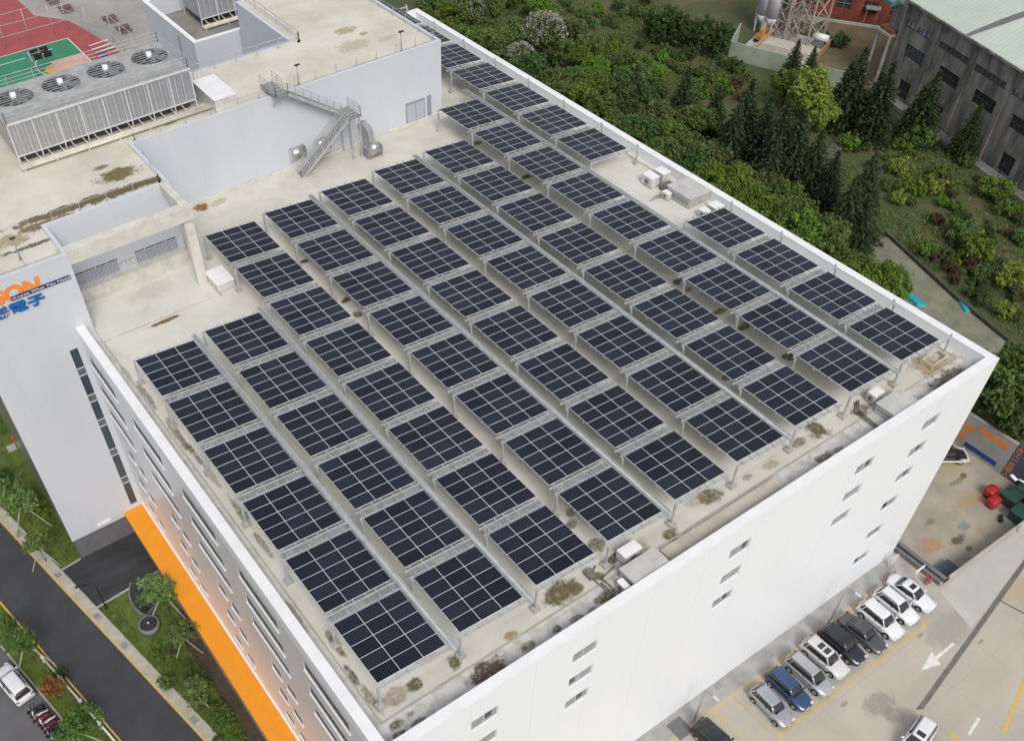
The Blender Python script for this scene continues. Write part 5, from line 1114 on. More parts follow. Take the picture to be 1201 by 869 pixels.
# lean-to tower with a rusty balcony at the warehouse corner
t = thing('loading_tower', 'rusty loading platform on thin legs at the warehouse corner', 'loading platform', wp(-2, 0, 0))
mb = MB()
for a in (-3.4, -.5):
    for d in (-1.0, 1.6): mb.bar(wp(a, d, -.3), wp(a, d, 8.0), .3)
mb.build('leg', CONC, t)
mb = MB(); wbox(mb, -3.7, -.3, -1.3, 1.9, 8.0, 8.35); mb.build('platform', CONC, t)
RUSTM = mat('rusty_sheet', (0.26, 0.12, 0.05), (0.12, 0.06, 0.035), scale=1.8, rough=0.9, detail=9)
mb = MB(); wbox(mb, -3.4, -.5, -1.0, 1.6, 8.351, 8.9); mb.build('rusty_roof', RUSTM, t)
mb = MB(); wbox(mb, -3.0, -.2, .2, 3, 8.9, 12.5); mb.build('shaft', GCON, t)
mb = MB(); wbox(mb, -4.0, -2.0, -1.5, .2, 12.2, 12.9); mb.build('tank', mat('teal_tank', (0.10, 0.24, 0.26), (0.07, 0.17, 0.18), rough=.5), t)
mb = MB(); mb.bar(wp(-4, -.6, 12.9), wp(-1, 1, 16), .2); mb.bar(wp(-2.2, -.6, 12.9), wp(.2, 1, 16), .2); mb.build('conveyor', mat('yellow_conveyor', (0.30, 0.22, 0.08), (0.18, 0.13, 0.06), rough=.8), t)
# ---- red brick building beyond the bare ground
BR = thing('brick_building', 'tall dark red brick building beyond the bare ground', 'building', (152, 80, 0))
BRK = mat('red_brick', (0.26, 0.055, 0.03), (0.11, 0.035, 0.025), scale=0.55, rough=0.9, detail=9, stretch=(1, 1, .6), spread=(.38, .6))
bA = Vector((145.6, 86.5, 0)); bd = Vector((.524, -.852, 0)).normalized(); bn = Vector((.852, .524, 0))
def bp(a, d, z): q = bA + bd * a + bn * d; return (q.x, q.y, z)
bh = []
for k in range(5):
    for z in (2.2, 6.0, 9.8): bh.append((2 + 4.6 * k, 4.4 + 4.6 * k, z, z + 1.9))
mb = MB(); facade(mb, -2, 26, -.3, 15, bh, lambda a, z, d: bp(a, d, z), .3); mb.poly([bp(-2, 0, -.3), bp(-2, 0, 15), bp(-2, 18, 15), bp(-2, 18, -.3)]); mb.poly([bp(-2, 0, 15), bp(26, 0, 15), bp(26, 18, 15), bp(-2, 18, 15)]); mb.build('wall', BRK, BR)
for (a0, a1, z0, z1) in bh:
    m2 = MB(); m2.poly([bp(a0, .29, z0), bp(a1, .29, z0), bp(a1, .29, z1), bp(a0, .29, z1)]); w = m2.build('window', WINDARK, BR)
    m2 = MB(); m2.bar(bp((a0 + a1) / 2, .2, z0), bp((a0 + a1) / 2, .2, z1), .08); m2.bar(bp(a0, .2, (z0 + z1) / 2), bp(a1, .2, (z0 + z1) / 2), .08); m2.build('frame', STEEL, w)
mb = MB(); mb.bar(bp(-1, -1.4, .35), bp(24, -1.4, .35), .3, .75); tag(mb.build('low_wall', CONC), 'long pale low wall along the foot of the red brick building', 'wall')
mb = MB(); mb.obox(bp(13, -.8, 3.4), bd * 1.3, bn * .8, (0, 0, .08)); mb.bar(bp(12, -1.4, 0), bp(12, -1.4, 3.4), .1); mb.bar(bp(14, -1.4, 0), bp(14, -1.4, 3.4), .1); tag(mb.build('door_canopy', CONCD), 'small grey canopy on posts in front of the brick building', 'canopy')
# ---- building site behind the pale green hoarding
HOARD = mat('pale_green_hoarding', (0.36, 0.43, 0.33), (0.29, 0.35, 0.265), scale=0.5, rough=0.7, detail=7)
hp = [(122.9, 81.7), (130.2, 61.6)]
mb = MB(); mb.bar((hp[0][0], hp[0][1], 1.4), (126.9, 70.7, 1.4), .18, 3.1); mb.bar((128.3, 66.8, 1.3), (130.6, 60.5, 1.3), .18, 2.9); mb.bar((122.9, 81.75, 1.4), (129.5, 85.7, 1.4), .18, 3.1); tag(mb.build('hoarding', HOARD), 'pale green sheet hoarding round the building site', 'hoarding')
PLY = mat('pale_site_concrete', (0.47, 0.45, 0.43), (0.38, 0.36, 0.34), scale=.6, rough=.85, detail=8)
def site(a, b):            # a along the hoarding, b behind it
    q = Vector((123.2, 81.9)).lerp(Vector((130.4, 62.0)), a / 21.2) + Vector((.94, .34)) * b; return q
def sbox(mb, a0, a1, b0_, b1, z0, z1): mb.prism([site(a0, b0_), site(a1, b0_), site(a1, b1), site(a0, b1)], z0, z1)
sheet('site_slab', [site(.5, .4), site(13.2, .4), site(13.2, 15), site(.5, 15)], .05, PLY)
mb = MB(); sbox(mb, 2.8, 13.0, 5.6, 6.1, .06, 1.3); sbox(mb, 2.8, 13.0, 6.1, 9.6, .06, .9); tag(mb.build('concrete_tank', mat('pale_tank_lid', (0.50, 0.47, 0.39), (0.42, 0.39, 0.32), scale=.8, rough=.85)), 'long pale concrete tank behind the hoarding', 'tank')
TIM = mat('raw_timber', (0.42, 0.28, 0.13), (0.30, 0.2, 0.09), scale=2, rough=.85)
mb = MB(); p, q = site(3.2, .6), site(3.4, 12); mb.bar((p.x, p.y, 1.5), (q.x, q.y, 1.5), .5, .25); mb.bar((p.x, p.y, .05), (p.x, p.y, 1.5), .2); mb.bar((q.x, q.y, .05), (q.x, q.y, 1.5), .2); tag(mb.build('timber_gantry', TIM), 'raw timber gantry running across the building site', 'gantry')
mb = MB(); p, q = site(13.3, 3.0), site(13.3, 14); mb.bar((p.x, p.y, .8), (q.x, q.y, .8), .2, 1.6); tag(mb.build('timber_fence', TIM), 'yellowish timber fence at the far side of the site', 'fence')
for a, b in ((5.4, 2.2), (7.6, 2.3), (8.3, 2.6)):
    p = site(a, b); t = thing('starter_bars', 'bundle of dark reinforcing bars standing on the pale slab', 'rebar', (p.x, p.y, .05), 0, 'rebar bundles on the slab')
    mb = MB(); rr = random.Random(int(a * 10))
    for i in range(14): x, y = rr.uniform(-.35, .35), rr.uniform(-.35, .35); mb.bar((p.x + x, p.y + y, .05), (p.x + x * 1.2, p.y + y * 1.2, 1.6), .05)
    mb.build('bars', STEEL, t)
SILO = mat('silo_metal', (0.62, 0.64, 0.68), (0.50, 0.52, 0.56), scale=1, rough=.5, metal=.1)
for k, (a, b, lab) in enumerate(((.6, 12.5, 'grey silo nearest the hedge of cypresses'), (2.4, 12.0, 'grey silo next to the lattice tower'), (-.6, 15.5, 'grey silo set back behind the other two'))):
    p = site(a, b); t = thing('silo', lab, 'silo', (p.x, p.y, 0), 0, 'silos on the building site')
    mb = MB(); mb.cyl((p.x, p.y, 3.2), (p.x, p.y, 11), 1.25, n=22); mb.cyl((p.x, p.y, 1.2), (p.x, p.y, 3.2), .3, 1.25, n=22); mb.build('drum', SILO, t)
    mb = MB()
    for i in range(4): an = PI / 4 + i * PI / 2; mb.bar((p.x + 1.1 * math.cos(an), p.y + 1.1 * math.sin(an), 0), (p.x + 1.1 * math.cos(an), p.y + 1.1 * math.sin(an), 4.2), .2)
    mb.build('leg', SILO, t)
t = thing('mini_excavator', 'small orange excavator beside the silos', 'excavator', (site(2.2, 8.5).x, site(2.2, 8.5).y, .05)); p = site(2.2, 8.5)
ORX = mat('excavator_orange', (0.60, 0.24, 0.03), (0.5, 0.2, 0.03), rough=.5)
mb = MB(); mb.box(p.x - .7, p.x + .7, p.y - .6, p.y + .6, .6, 1.3); mb.build('body', ORX, t)
mb = MB(); mb.box(p.x - .5, p.x + .3, p.y - .5, p.y + .2, 1.3, 2.3); mb.build('cab', ORX, t)
mb = MB(); mb.box(p.x - .9, p.x + .9, p.y - .75, p.y - .4, .06, .55); mb.box(p.x - .9, p.x + .9, p.y + .4, p.y + .75, .06, .55); mb.build('track', RUBBER, t)
mb = MB(); mb.bar((p.x + .5, p.y, 1.2), (p.x + 1.3, p.y + .5, 2.8), .22); mb.bar((p.x + 1.3, p.y + .5, 2.8), (p.x + 2.2, p.y + .9, 1.6), .18); mb.build('boom', ORX, t)
mb = MB(); mb.box(p.x + 2.0, p.x + 2.5, p.y + .6, p.y + 1.2, 1.1, 1.6); mb.build('bucket', STEEL, t)
TWM = mat('pale_lattice_steel', (0.40, 0.38, 0.33), (0.26, 0.24, 0.2), scale=2, rough=.7)
def lattice(label, cx, cy, w, h, n):
    t = thing('lattice_tower', label, 'lattice tower', (cx, cy, 0), 0, 'lattice towers on the building site')
    mb = MB(); cs = [(-w, -w), (w, -w), (w, w), (-w, w)]
    for x, y in cs: mb.bar((cx + x, cy + y, 0), (cx + x, cy + y, h), .28)
    mb.build('leg', TWM, t); mb = MB()
    for k in range(n):
        z0, z1 = h * k / n, h * (k + 1) / n
        for i in range(4):
            a, b = cs[i], cs[(i + 1) % 4]
            mb.bar((cx + a[0], cy + a[1], z0), (cx + b[0], cy + b[1], z1), .16); mb.bar((cx + b[0], cy + b[1], z0), (cx + a[0], cy + a[1], z1), .16); mb.bar((cx + a[0], cy + a[1], z1), (cx + b[0], cy + b[1], z1), .16)
    mb.build('bracing', TWM, t); return t
p = site(8.6, 13); lattice('tall pale lattice tower behind the long concrete tank', p.x, p.y, 2.2, 17, 4)
p = site(4.6, 12.8); lattice('shorter lattice tower under a rusty roof', p.x, p.y, 1.7, 9.5, 3)
mb = MB(); p = site(4.6, 12.8); mb.obox((p.x, p.y, 9.7), (2.6, .8, 0), (-.8, 2.4, .3), (0, 0, .12)); tag(mb.build('rusty_roof', RUSTM), 'rusty sheet roof on top of the shorter lattice tower', 'roof')
p = site(11.6, 12.2); t = thing('white_tank', 'white horizontal tank on a stand by the timber fence', 'tank', (p.x, p.y, 0)); mb = MB(); mb.cyl((p.x - .4, p.y + 1.3, 1.7), (p.x + .4, p.y - 1.3, 1.7), .6, n=18); mb.build('drum', CAPW, t); mb = MB(); mb.box(p.x - .5, p.x + .5, p.y - 1, p.y + 1, .05, 1.1); mb.build('stand', STEEL, t)
GRD = mat('bare_ground', (0.17, 0.125, 0.07), (0.095, 0.085, 0.045), scale=.3, rough=.95, detail=10, bump=.3)
sheet('bare_ground', [site(13.5, .5), site(24, .2), site(27, 14), (152.5, 71.5), (147.5, 83), site(13.5, 15)], .30, GRD, thick=.4)

# ------------------------------------------------------------------ sports court and concrete ground far left
sheet('court_ground', [(-60, 96), (76, 96), (76, 330), (-60, 330)], -0.02, mat('worn_concrete', (0.37, 0.35, 0.305), (0.255, 0.245, 0.215), scale=0.12, rough=.9, detail=11, bump=.1, stretch=(1, .6, 1)))
RED = mat('red_court', (0.36, 0.075, 0.075), (0.30, 0.065, 0.065), scale=.5, rough=.8); GRNC = mat('green_court', (0.035, 0.225, 0.115), (0.03, 0.19, 0.10), scale=.5, rough=.75); PINK = mat('pink_court', (0.62, 0.36, 0.28), (0.52, 0.31, 0.25), scale=.6, rough=.8); YC = mat('yellow_court', (0.66, 0.33, 0.05), (0.6, 0.28, 0.05), rough=.75)
sheet('court_surround', [(-20, 135), (39, 137), (38.6, 152), (36.0, 167.5), (31.5, 174), (31.3, 200), (-20, 200)], 0.0, RED)
sheet('court_surface', [(-5, 145.6), (33.1, 145.6), (33.1, 160.6), (-5, 160.6)], 0.005, GRNC)
sheet('court_key', [(27.0, 147.4), (33.1, 147.4), (33.1, 152.95), (27.0, 152.95)], 0.009, PINK)
sheet('court_key', [(27.0 - 1.9 * math.sin(PI * i / 20), 150.2 + 1.9 * math.cos(PI * i / 20)) for i in range(21)], 0.013, YC)
sheet('court_patch', [(14, 170), (24, 170), (24, 200), (14, 200)], 0.005, CONCD)
mb = MB()
def arcline(r, a0, a1, cx, cy, w, z):
    k = 36; 
    for i in range(k):
        b, c = a0 + (a1 - a0) * i / k, a0 + (a1 - a0) * (i + 1) / k
        mb.poly([(cx + (r - w) * math.cos(b), cy + (r - w) * math.sin(b), z), (cx + r * math.cos(b), cy + r * math.sin(b), z), (cx + r * math.cos(c), cy + r * math.sin(c), z), (cx + (r - w) * math.cos(c), cy + (r - w) * math.sin(c), z)])
arcline(6.9, R_(105), R_(255), 31.0, 151.5, .18, .017)
mb.box(32.95, 33.15, 145.6, 160.6, .012, .018); mb.box(-5, 33, 160.45, 160.65, .012, .018); mb.box(-5, 24, 157.3, 157.5, .012, .017)
o = mb.build('court_line', WHP); o['kind'] = 'structure'
t = thing('basketball_hoop', 'dark basketball hoop with twin boards in front of the yellow half circle', 'basketball hoop', (23.6, 148.6, 0))
mb = MB(); mb.cyl((23.6, 148.6, 0), (22.9, 148.6, 4.6), .13, n=10); mb.build('pole', STEEL, t)
mb = MB(); mb.bar((22.95, 148.6, 4.1), (25.0, 148.6, 4.0), .12); mb.bar((22.95, 148.6, 3.0), (25.0, 148.6, 3.6), .1); mb.bar((25.05, 147.94, 3.7), (25.05, 149.86, 3.7), .1); mb.bar((24.2, 147.99, 3.7), (25.9, 147.99, 3.7), .08); mb.bar((24.2, 149.81, 3.7), (25.9, 149.81, 3.7), .08); mb.build('arm', STEEL, t)
for x, y in ((24.2, 147.9), (25.9, 147.9), (24.2, 149.9), (25.9, 149.9)):
    mb = MB(); mb.box(x - .7, x + .7, y - .04, y + .04, 3.2, 4.2); mb.build('backboard', BLACKM, t)
# wire fence round the court
t = thing('court_fence', 'tall wire fence of thin pale posts around the red court', 'fence', (30, 163, 0))
fp = [(39.3, 140), (38.8, 152), (34.5, 163.6), (22.5, 163.6), (8, 163.6)]
for (x, y) in [(39.3, 143), (39.1, 147.6), (38.8, 152), (36.6, 158), (34.5, 163.6), (31.8, 163.7), (27.3, 164), (22.6, 163.4), (17.5, 163.5)]:
    mb = MB(); mb.cyl((x, y, 0), (x, y, 5.6), .06, n=6); mb.build('post', GALV, t)
mb = MB()
for z in (1.9, 3.8, 5.6):
    for a, b in zip(fp, fp[1:]): mb.bar((a[0], a[1], z), (b[0], b[1], z), .07)
mb.build('rail', GALV, t)
t = thing('bleacher', 'small open stepped frame of blue and grey bars beside the court', 'bleacher', (37, 149.5, 0)); mb = MB()
for i in range(6): mb.bar((34.4, 147.2 + 1.1 * i, .45 + .28 * (i % 3)), (38.2, 147.6 + 1.1 * i, .45 + .28 * (i % 3)), .14, .08)
mb.build('rail', CAPW, t); mb = MB(); mb.box(35.2, 36.0, 148.2, 150.6, .02, .5); mb.build('seat', mat('blue_seat', (0.08, 0.08, 0.30), (0.06, 0.06, 0.25), rough=.6), t)
WOODB = mat('brown_bench_wood', (0.20, 0.11, 0.08), (0.13, 0.075, 0.055), scale=3, rough=.8)
for (x, y, lab) in ((42.3, 162.6, 'brown slatted table bench farther from the white annex'), (42.7, 157.0, 'brown slatted table bench nearer the white annex'), (37.2, 172.2, 'brown slatted table bench beside the corner of the red court'), (36.7, 177.6, 'brown slatted table bench at the top edge of the picture')):
    t = thing('picnic_bench', lab, 'bench', (x, y, 0), 0, 'benches beside the court')
    mb = MB()
    for i in range(5): mb.box(x - 1.2, x + 1.2, y - .75 + .32 * i, y - .5 + .32 * i, .72, .78)
    mb.build('tabletop', WOODB, t)
    for sg in (-1.35, 1.35): mb = MB(); mb.box(x - 1.2, x + 1.2, y + sg - .2, y + sg + .2, .42, .48); mb.build('seat', WOODB, t)
    for sx in (-.9, .9): mb = MB(); mb.box(x + sx - .06, x + sx + .06, y - 1.4, y + 1.4, .35, .42); mb.bar((x + sx, y - 1.1, 0), (x + sx, y - .4, .72), .1); mb.bar((x + sx, y + 1.1, 0), (x + sx, y + .4, .72), .1); mb.build('leg', WOODB, t)

# ------------------------------------------------------------------ foliage
def leaf_mat(name, c1, c2, val=0.22, trans=0.25):
    mt = bpy.data.materials.new(name); mt.use_nodes = True
    n = mt.node_tree.nodes; l = mt.node_tree.links; b = n['Principled BSDF']
    at_ = n.new('ShaderNodeAttribute'); at_.attribute_name = 'shade'
    cr = n.new('ShaderNodeValToRGB'); cr.color_ramp.elements[0].color = lin(c2); cr.color_ramp.elements[1].color = lin(c1)
    cr.color_ramp.elements[0].position = 0.1; cr.color_ramp.elements[1].position = 0.9
    l.new(at_.outputs['Fac'], cr.inputs[0])
    oi = n.new('ShaderNodeObjectInfo'); mr = n.new('ShaderNodeMapRange'); mr.inputs[3].default_value = 1 - val; mr.inputs[4].default_value = 1 + val
    l.new(oi.outputs['Random'], mr.inputs[0]); hs = n.new('ShaderNodeHueSaturation'); l.new(cr.outputs[0], hs.inputs['Color']); l.new(mr.outputs[0], hs.inputs['Value'])
    mh = n.new('ShaderNodeMapRange'); mh.inputs[3].default_value = .475; mh.inputs[4].default_value = .52; l.new(oi.outputs['Random'], mh.inputs[0]); l.new(mh.outputs[0], hs.inputs['Hue'])
    l.new(hs.outputs[0], b.inputs['Base Color']); b.inputs['Roughness'].default_value = .65; b.inputs['Specular IOR Level'].default_value = .3
    tr = n.new('ShaderNodeBsdfTranslucent'); l.new(hs.outputs[0], tr.inputs[0]); mx = n.new('ShaderNodeMixShader'); mx.inputs[0].default_value = trans
    l.new(b.outputs[0], mx.inputs[1]); l.new(tr.outputs[0], mx.inputs[2]); l.new(mx.outputs[0], n['Material Output'].inputs[0])
    return mt
LF_DARK = leaf_mat('dark_leaves', (0.0832, 0.1409, 0.0349), (0.0362, 0.0671, 0.0188))
LF_MID = leaf_mat('green_leaves', (0.1342, 0.2214, 0.0457), (0.0563, 0.1047, 0.0242))
LF_OLIVE = leaf_mat('olive_leaves', (0.1543, 0.2013, 0.0563), (0.0697, 0.0939, 0.0295))
LF_BRIGHT = leaf_mat('bright_leaves', (0.165, 0.26, 0.03), (0.075, 0.135, 0.02))
LF_YEL = leaf_mat('yellow_green_leaves', (0.27, 0.32, 0.055), (0.14, 0.18, 0.032))
LF_CON = leaf_mat('conifer_needles', (0.056, 0.09, 0.034), (0.022, 0.04, 0.015), trans=.1)
LF_CYP = leaf_mat('cypress_leaves', (0.075, 0.135, 0.032), (0.03, 0.06, 0.017))
LF_ORANGE = leaf_mat('orange_brown_leaves', (0.34, 0.16, 0.045), (0.17, 0.075, 0.022))
LF_GREY = leaf_mat('grey_green_leaves', (0.20, 0.28, 0.085), (0.095, 0.15, 0.04))
LF_BROWN = leaf_mat('dry_leaves', (0.135, 0.085, 0.05), (0.06, 0.04, 0.025))
BLOSSOM = leaf_mat('cream_blossom', (0.46, 0.44, 0.37), (0.27, 0.26, 0.20))
BARK = mat('tree_bark', (0.115, 0.09, 0.065), (0.06, 0.048, 0.036), scale=4, rough=.95, coords='obj')
PALEB = mat('pale_stake', (0.46, 0.42, 0.33), (0.34, 0.31, 0.24), scale=4, rough=.9)
def rv(r): 
    while True:
        v = Vector((r.uniform(-1, 1), r.uniform(-1, 1), r.uniform(-1, 1)))
        if .05 < v.length < 1: return v.normalized()
def leaf_mesh(name, leaves, mt):
    """leaves: (centre, normal, size, aspect, shade)"""
    V, F, S = [], [], []
    for c, nn, s, asp, sh in leaves:
        a = nn.orthogonal().normalized(); a = a * math.cos(sh * 40) + nn.cross(a) * math.sin(sh * 40); b = nn.cross(a)
        k = len(V); V += [tuple(c - a * s), tuple(c - b * s * asp + nn * s * .15), tuple(c + a * s), tuple(c + b * s * asp + nn * s * .15)]; F.append((k, k + 1, k + 2, k + 3)); S.append(sh)
    me = bpy.data.meshes.new(name); me.from_pydata(V, [], F); me.materials.append(mt)
    at_ = me.attributes.new('shade', 'FLOAT', 'FACE'); at_.data.foreach_set('value', S); me.update(); return me
def crown(seed, rx, rz, zc, clumps, per, ls, mt, hollow=.35, lobes=6):
    r = random.Random(seed); L = []
    lb = [(rv(r), r.uniform(.62, 1.12)) for _ in range(lobes)]
    for i in range(clumps):
        d = rv(r); d.z = d.z * .9 + .12; rad = r.uniform(hollow, 1) ** .55
        f = max(.55 + .5 * max(0, d.normalized().dot(q) - .35) * w * 1.5 for q, w in lb)
        c = Vector((d.x * rx * rad * f, d.y * rx * rad * f, zc + d.z * rz * rad * f)); cs = r.uniform(.13, .27) * rx; base = r.uniform(.05, .95)
        for j in range(per):
            o = rv(r) * r.random() ** .5 * cs; nn = (o.normalized() * .6 + Vector((0, 0, .7)) + rv(r) * .7).normalized()
            L.append((c + o, nn, ls * r.uniform(.6, 1.3), r.uniform(.45, .8), min(1, max(0, base * .6 + r.random() * .4))))
    return leaf_mesh('crown', L, mt)
def trunk_mesh(seed, h, r0, rx, zc, limbs=5):
    r = random.Random(seed); mb = MB(); mb.smooth = True
    p = Vector((0, 0, -.2)); pts = [p]
    for k in range(4): p = p + Vector((r.uniform(-.12, .12) * r0 * 3, r.uniform(-.12, .12) * r0 * 3, h / 4)); pts.append(p)
    for k in range(4): mb.cyl(pts[k], pts[k + 1], r0 * (1 - .18 * k), r0 * (1 - .18 * (k + 1)), n=8)
    for k in range(limbs):
        a = 2 * PI * k / limbs + r.uniform(-.4, .4); s = pts[2].lerp(pts[4], r.random()); e = Vector((math.cos(a) * rx * .6, math.sin(a) * rx * .6, zc + r.uniform(-.1, .35) * rx)); m_ = s.lerp(e, .5) + Vector((0, 0, -.1 * rx))
        mb.cyl(s, m_, r0 * .42, r0 * .28, n=6); mb.cyl(m_, e, r0 * .28, r0 * .1, n=6)
    return mb.mesh('trunk', BARK)
def conifer(seed, h, rb, mt, tiers=19, droop=.25):
    r = random.Random(seed); L = []
    for t in range(tiers):
        f = t / (tiers - 1); z = h * (.08 + .9 * f); rad = rb * (1 - f) ** .8 * r.uniform(.85, 1.1) + .15; nb = max(5, int(13 * (1 - f) + 4)); a0 = r.random() * 6
        for b in range(nb):
            a = a0 + 2 * PI * b / nb + r.uniform(-.15, .15); rr = rad * r.uniform(.75, 1.12); base = r.random(); st_ = max(4, int(rr / .2))
            for q in range(st_):
                g = (q + .6) / st_; c = Vector((math.cos(a) * rr * g, math.sin(a) * rr * g, z - droop * rr * g * g + r.uniform(-.06, .06)))
                for e in range(3):
                    nn = (Vector((0, 0, 1)) + rv(r) * .75).normalized(); off = rv(r) * .17 * (1.1 - .4 * g); L.append((c + off, nn, r.uniform(.16, .32), r.uniform(.35, .55), min(1, base * .55 + r.random() * .45)))
    return leaf_mesh('crown', L, mt)
def con_trunk(h, r0):
    mb = MB(); mb.smooth = True; mb.cyl((0, 0, -.2), (0, 0, h * .96), r0, .03, n=8); return mb.mesh('trunk', BARK)
CR_B = [crown(20 + k, 3.0, 2.5, 4.3, 95, 42, .19, LF_MID, lobes=5 + k) for k in range(4)]; TK_B = [trunk_mesh(40 + k, 4.2, .2, 3.0, 4.3) for k in range(2)]
CR_S = [crown(60 + k, 1.35, .95, .8, 46, 34, .115, LF_BRIGHT, .2) for k in range(3)]; TK_S = trunk_mesh(66, .8, .06, 1.2, .8, 6)
CR_C = [conifer(70 + k, 12, 3.9, LF_CON, 24, .3) for k in range(2)]; TK_C = con_trunk(12, .2)
CR_P = [crown(75 + k, 1.75, 3.3, 3.7, 110, 40, .15, LF_CYP, .3, 7) for k in range(3)]; TK_P = con_trunk(7, .12)
CR_G = [crown(80 + k, 1.6, 1.05, 3.0, 52, 30, .12, LF_GREY, .1, 5) for k in range(2)]; TK_G = trunk_mesh(84, 2.7, .055, 1.5, 3.0, 6)
FL_T = None
def tree(name, cat, label, group, x, y, z, cme, tme, sc, rz, mt=None, szf=1.0, extra=None):
    t = thing(name, label, cat, (x, y, z), rz, group); t.scale = (sc, sc, sc * szf)
    c = link_mesh('crown', cme, t)
    if mt is not None: recolour(c, mt)
    if tme is not None: link_mesh('trunk', tme, t)
    if extra: link_mesh(extra[0], extra[1], t)
    return t
tr = random.Random(21)
# leafy belt right behind the parapet
belt = []
rows_ = [(16, 20, 5.5, .95, 1.25), (40, 25, 5.0, .9, 1.2), (66, 28, 4.5, .8, 1.15), (94, 34, 4.0, .6, 1.0)]
for ri, (off, step, zc, s0, s1) in enumerate(rows_):
    x = 505 + 9 * ri
    while x < (1052, 930, 830, 770)[ri]:
        y = 10 + .596 * (x - 480) - off + tr.uniform(-7, 7)
        if y > -25: belt.append((ri, x + tr.uniform(-6, 6), y, zc, tr.uniform(s0, s1)))
        x += step * tr.uniform(.85, 1.2)
MT_B = [(LF_MID, 'green'), (LF_OLIVE, 'olive'), (LF_DARK, 'dark green'), (LF_BRIGHT, 'fresh green'), (LF_MID, 'green')]
cnt = {}
for i, (ri, px, py, zc, s) in enumerate(belt):
    if abs(px - 640) < 34 and abs(py - 42) < 30: continue
    p = at(px, py, zc); mm, nm = MT_B[tr.randrange(5)] if px > 700 else MT_B[tr.randrange(4)]
    if px > 815 and ri == 0 and tr.random() < .5: mm, nm = LF_BRIGHT, 'fresh green'
    k = cnt[ri] = cnt.get(ri, 0) + 1
    lab = '%s broadleaf tree, %s from the far end in the %s row behind the parapet' % (nm, ordinal(k), ('front', 'second', 'third', 'rear')[ri])
    tree('broadleaf_tree', 'tree', lab, 'broadleaf trees behind the right parapet', p.x, p.y, -.05, CR_B[tr.randrange(4)], TK_B[tr.randrange(2)], s, tr.uniform(0, 6.28), mm)
# two trees in white blossom
def blossom_mesh(seed):
    r = random.Random(seed); L = []
    for i in range(150):
        d = rv(r); d.z = abs(d.z) * .95 + .05; c = Vector((d.x * 2.95, d.y * 2.95, 4.2 + d.z * 2.7)) * 1.0; base = r.random()
        for j in range(7): L.append((c + rv(r) * .26, (Vector((0, 0, 1)) + rv(r) * .7).normalized(), r.uniform(.08, .15), .7, base * .5 + r.random() * .5))
    return leaf_mesh('blossom', L, BLOSSOM)
BL = blossom_mesh(3)
for px, py, s, lab in ((637, 44, 1.3, 'tree covered in cream blossom standing clear of the parapet'), (610, 60, .9, 'smaller tree with cream blossom leaning on the bigger one'), (545, 12, 1.15, 'tree with pale blossom close to the far roof corner')):
    p = at(px, py, 5); tree('flowering_tree', 'tree', lab, 'trees in blossom', p.x, p.y, -.05, CR_B[1], TK_B[0], s, px * .1, LF_OLIVE, 1, ('blossom', BL))
# conifers: tip pixel and height
cons = [(885, 92, 13, 'tall dark conifer, leftmost of the dense group beside the yellow green tree'), (906, 112, 12, 'dark conifer second from the left in the dense group'), (868, 122, 10.5, 'shorter dark conifer in front of the left end of the dense group'), (927, 118, 13.5, 'tall dark conifer in the middle of the dense group'), (946, 128, 13, 'dark conifer right below the yellow green tree'), (966, 152, 11, 'dark conifer at the right end of the dense group'), (915, 160, 9.5, 'low dark conifer at the front of the dense group'), (985, 176, 9, 'low dark conifer between the dense group and the path'),
        (1030, 178, 13, 'tall dark conifer above the head of the concrete path'), (1008, 205, 11.5, 'dark conifer left of the head of the concrete path'), (1022, 238, 8, 'small dark conifer hiding the head of the concrete path'), (1018, 55, 13, 'tall dark conifer left of the warehouse corner'), (1001, 72, 10.5, 'dark conifer by the end of the hoarding'), (1050, 72, 12.5, 'dark conifer against the warehouse corner'), (1036, 85, 10, 'shorter dark conifer between the two by the warehouse corner'), (1104, 82, 11.5, 'dark conifer standing before the second bay of the warehouse'), (1086, 100, 9, 'lower dark conifer leaning to the second warehouse bay'),
        (1152, 122, 8.5, 'light topped conifer before the third bay of the warehouse'), (808, 78, 11, 'dark conifer alone among the bushes of the slope'), (748, 76, 9, 'dark conifer close to the left of the brown slope'), (845, 100, 8, 'small dark conifer near the green hedge'), (938, 46, 8, 'dark conifer in front of the building site slab'), (957, 54, 7.5, 'dark conifer at the right end of the hoarding')]
for i, (px, py, h, lab) in enumerate(cons):
    p = at(px, py, h); s = h / 12; tree('conifer', 'tree', lab, 'dark conifers on the slope', p.x, p.y, -.05, CR_C[i % 2], TK_C, s, tr.uniform(0, 6), LF_CYP if px == 1152 else None, 1.0)
for px, py, zc, s, mm, lab in ((950, 108, 5.5, 1.35, LF_YEL, 'big yellow green tree among the dark conifers'), (925, 95, 4.5, .95, LF_BRIGHT, 'light green tree pressed against the big yellow green one'), (968, 128, 4.5, .85, LF_YEL, 'small yellow green tree right of the big one'), (1187, 470, 4.5, 1.5, LF_MID, 'large green tree behind the blue yard fence'), (1201, 440, 4, 1.2, LF_BRIGHT, 'green tree at the right picture edge behind the yard'), (1163, 455, 3.5, 1.1, LF_MID, 'green tree beside the right roof corner'), (1198, 500, 3.5, 1.1, LF_DARK, 'dark green tree close over the blue fence'), (1148, 470, 3.0, 1.0, LF_DARK, 'dark green tree half hidden by the right roof corner')):
    p = at(px, py, zc); tree('broadleaf_tree', 'tree', lab, 'single broadleaf trees', p.x, p.y, -.05, CR_B[int(px) % 4], TK_B[0], s, px, mm)
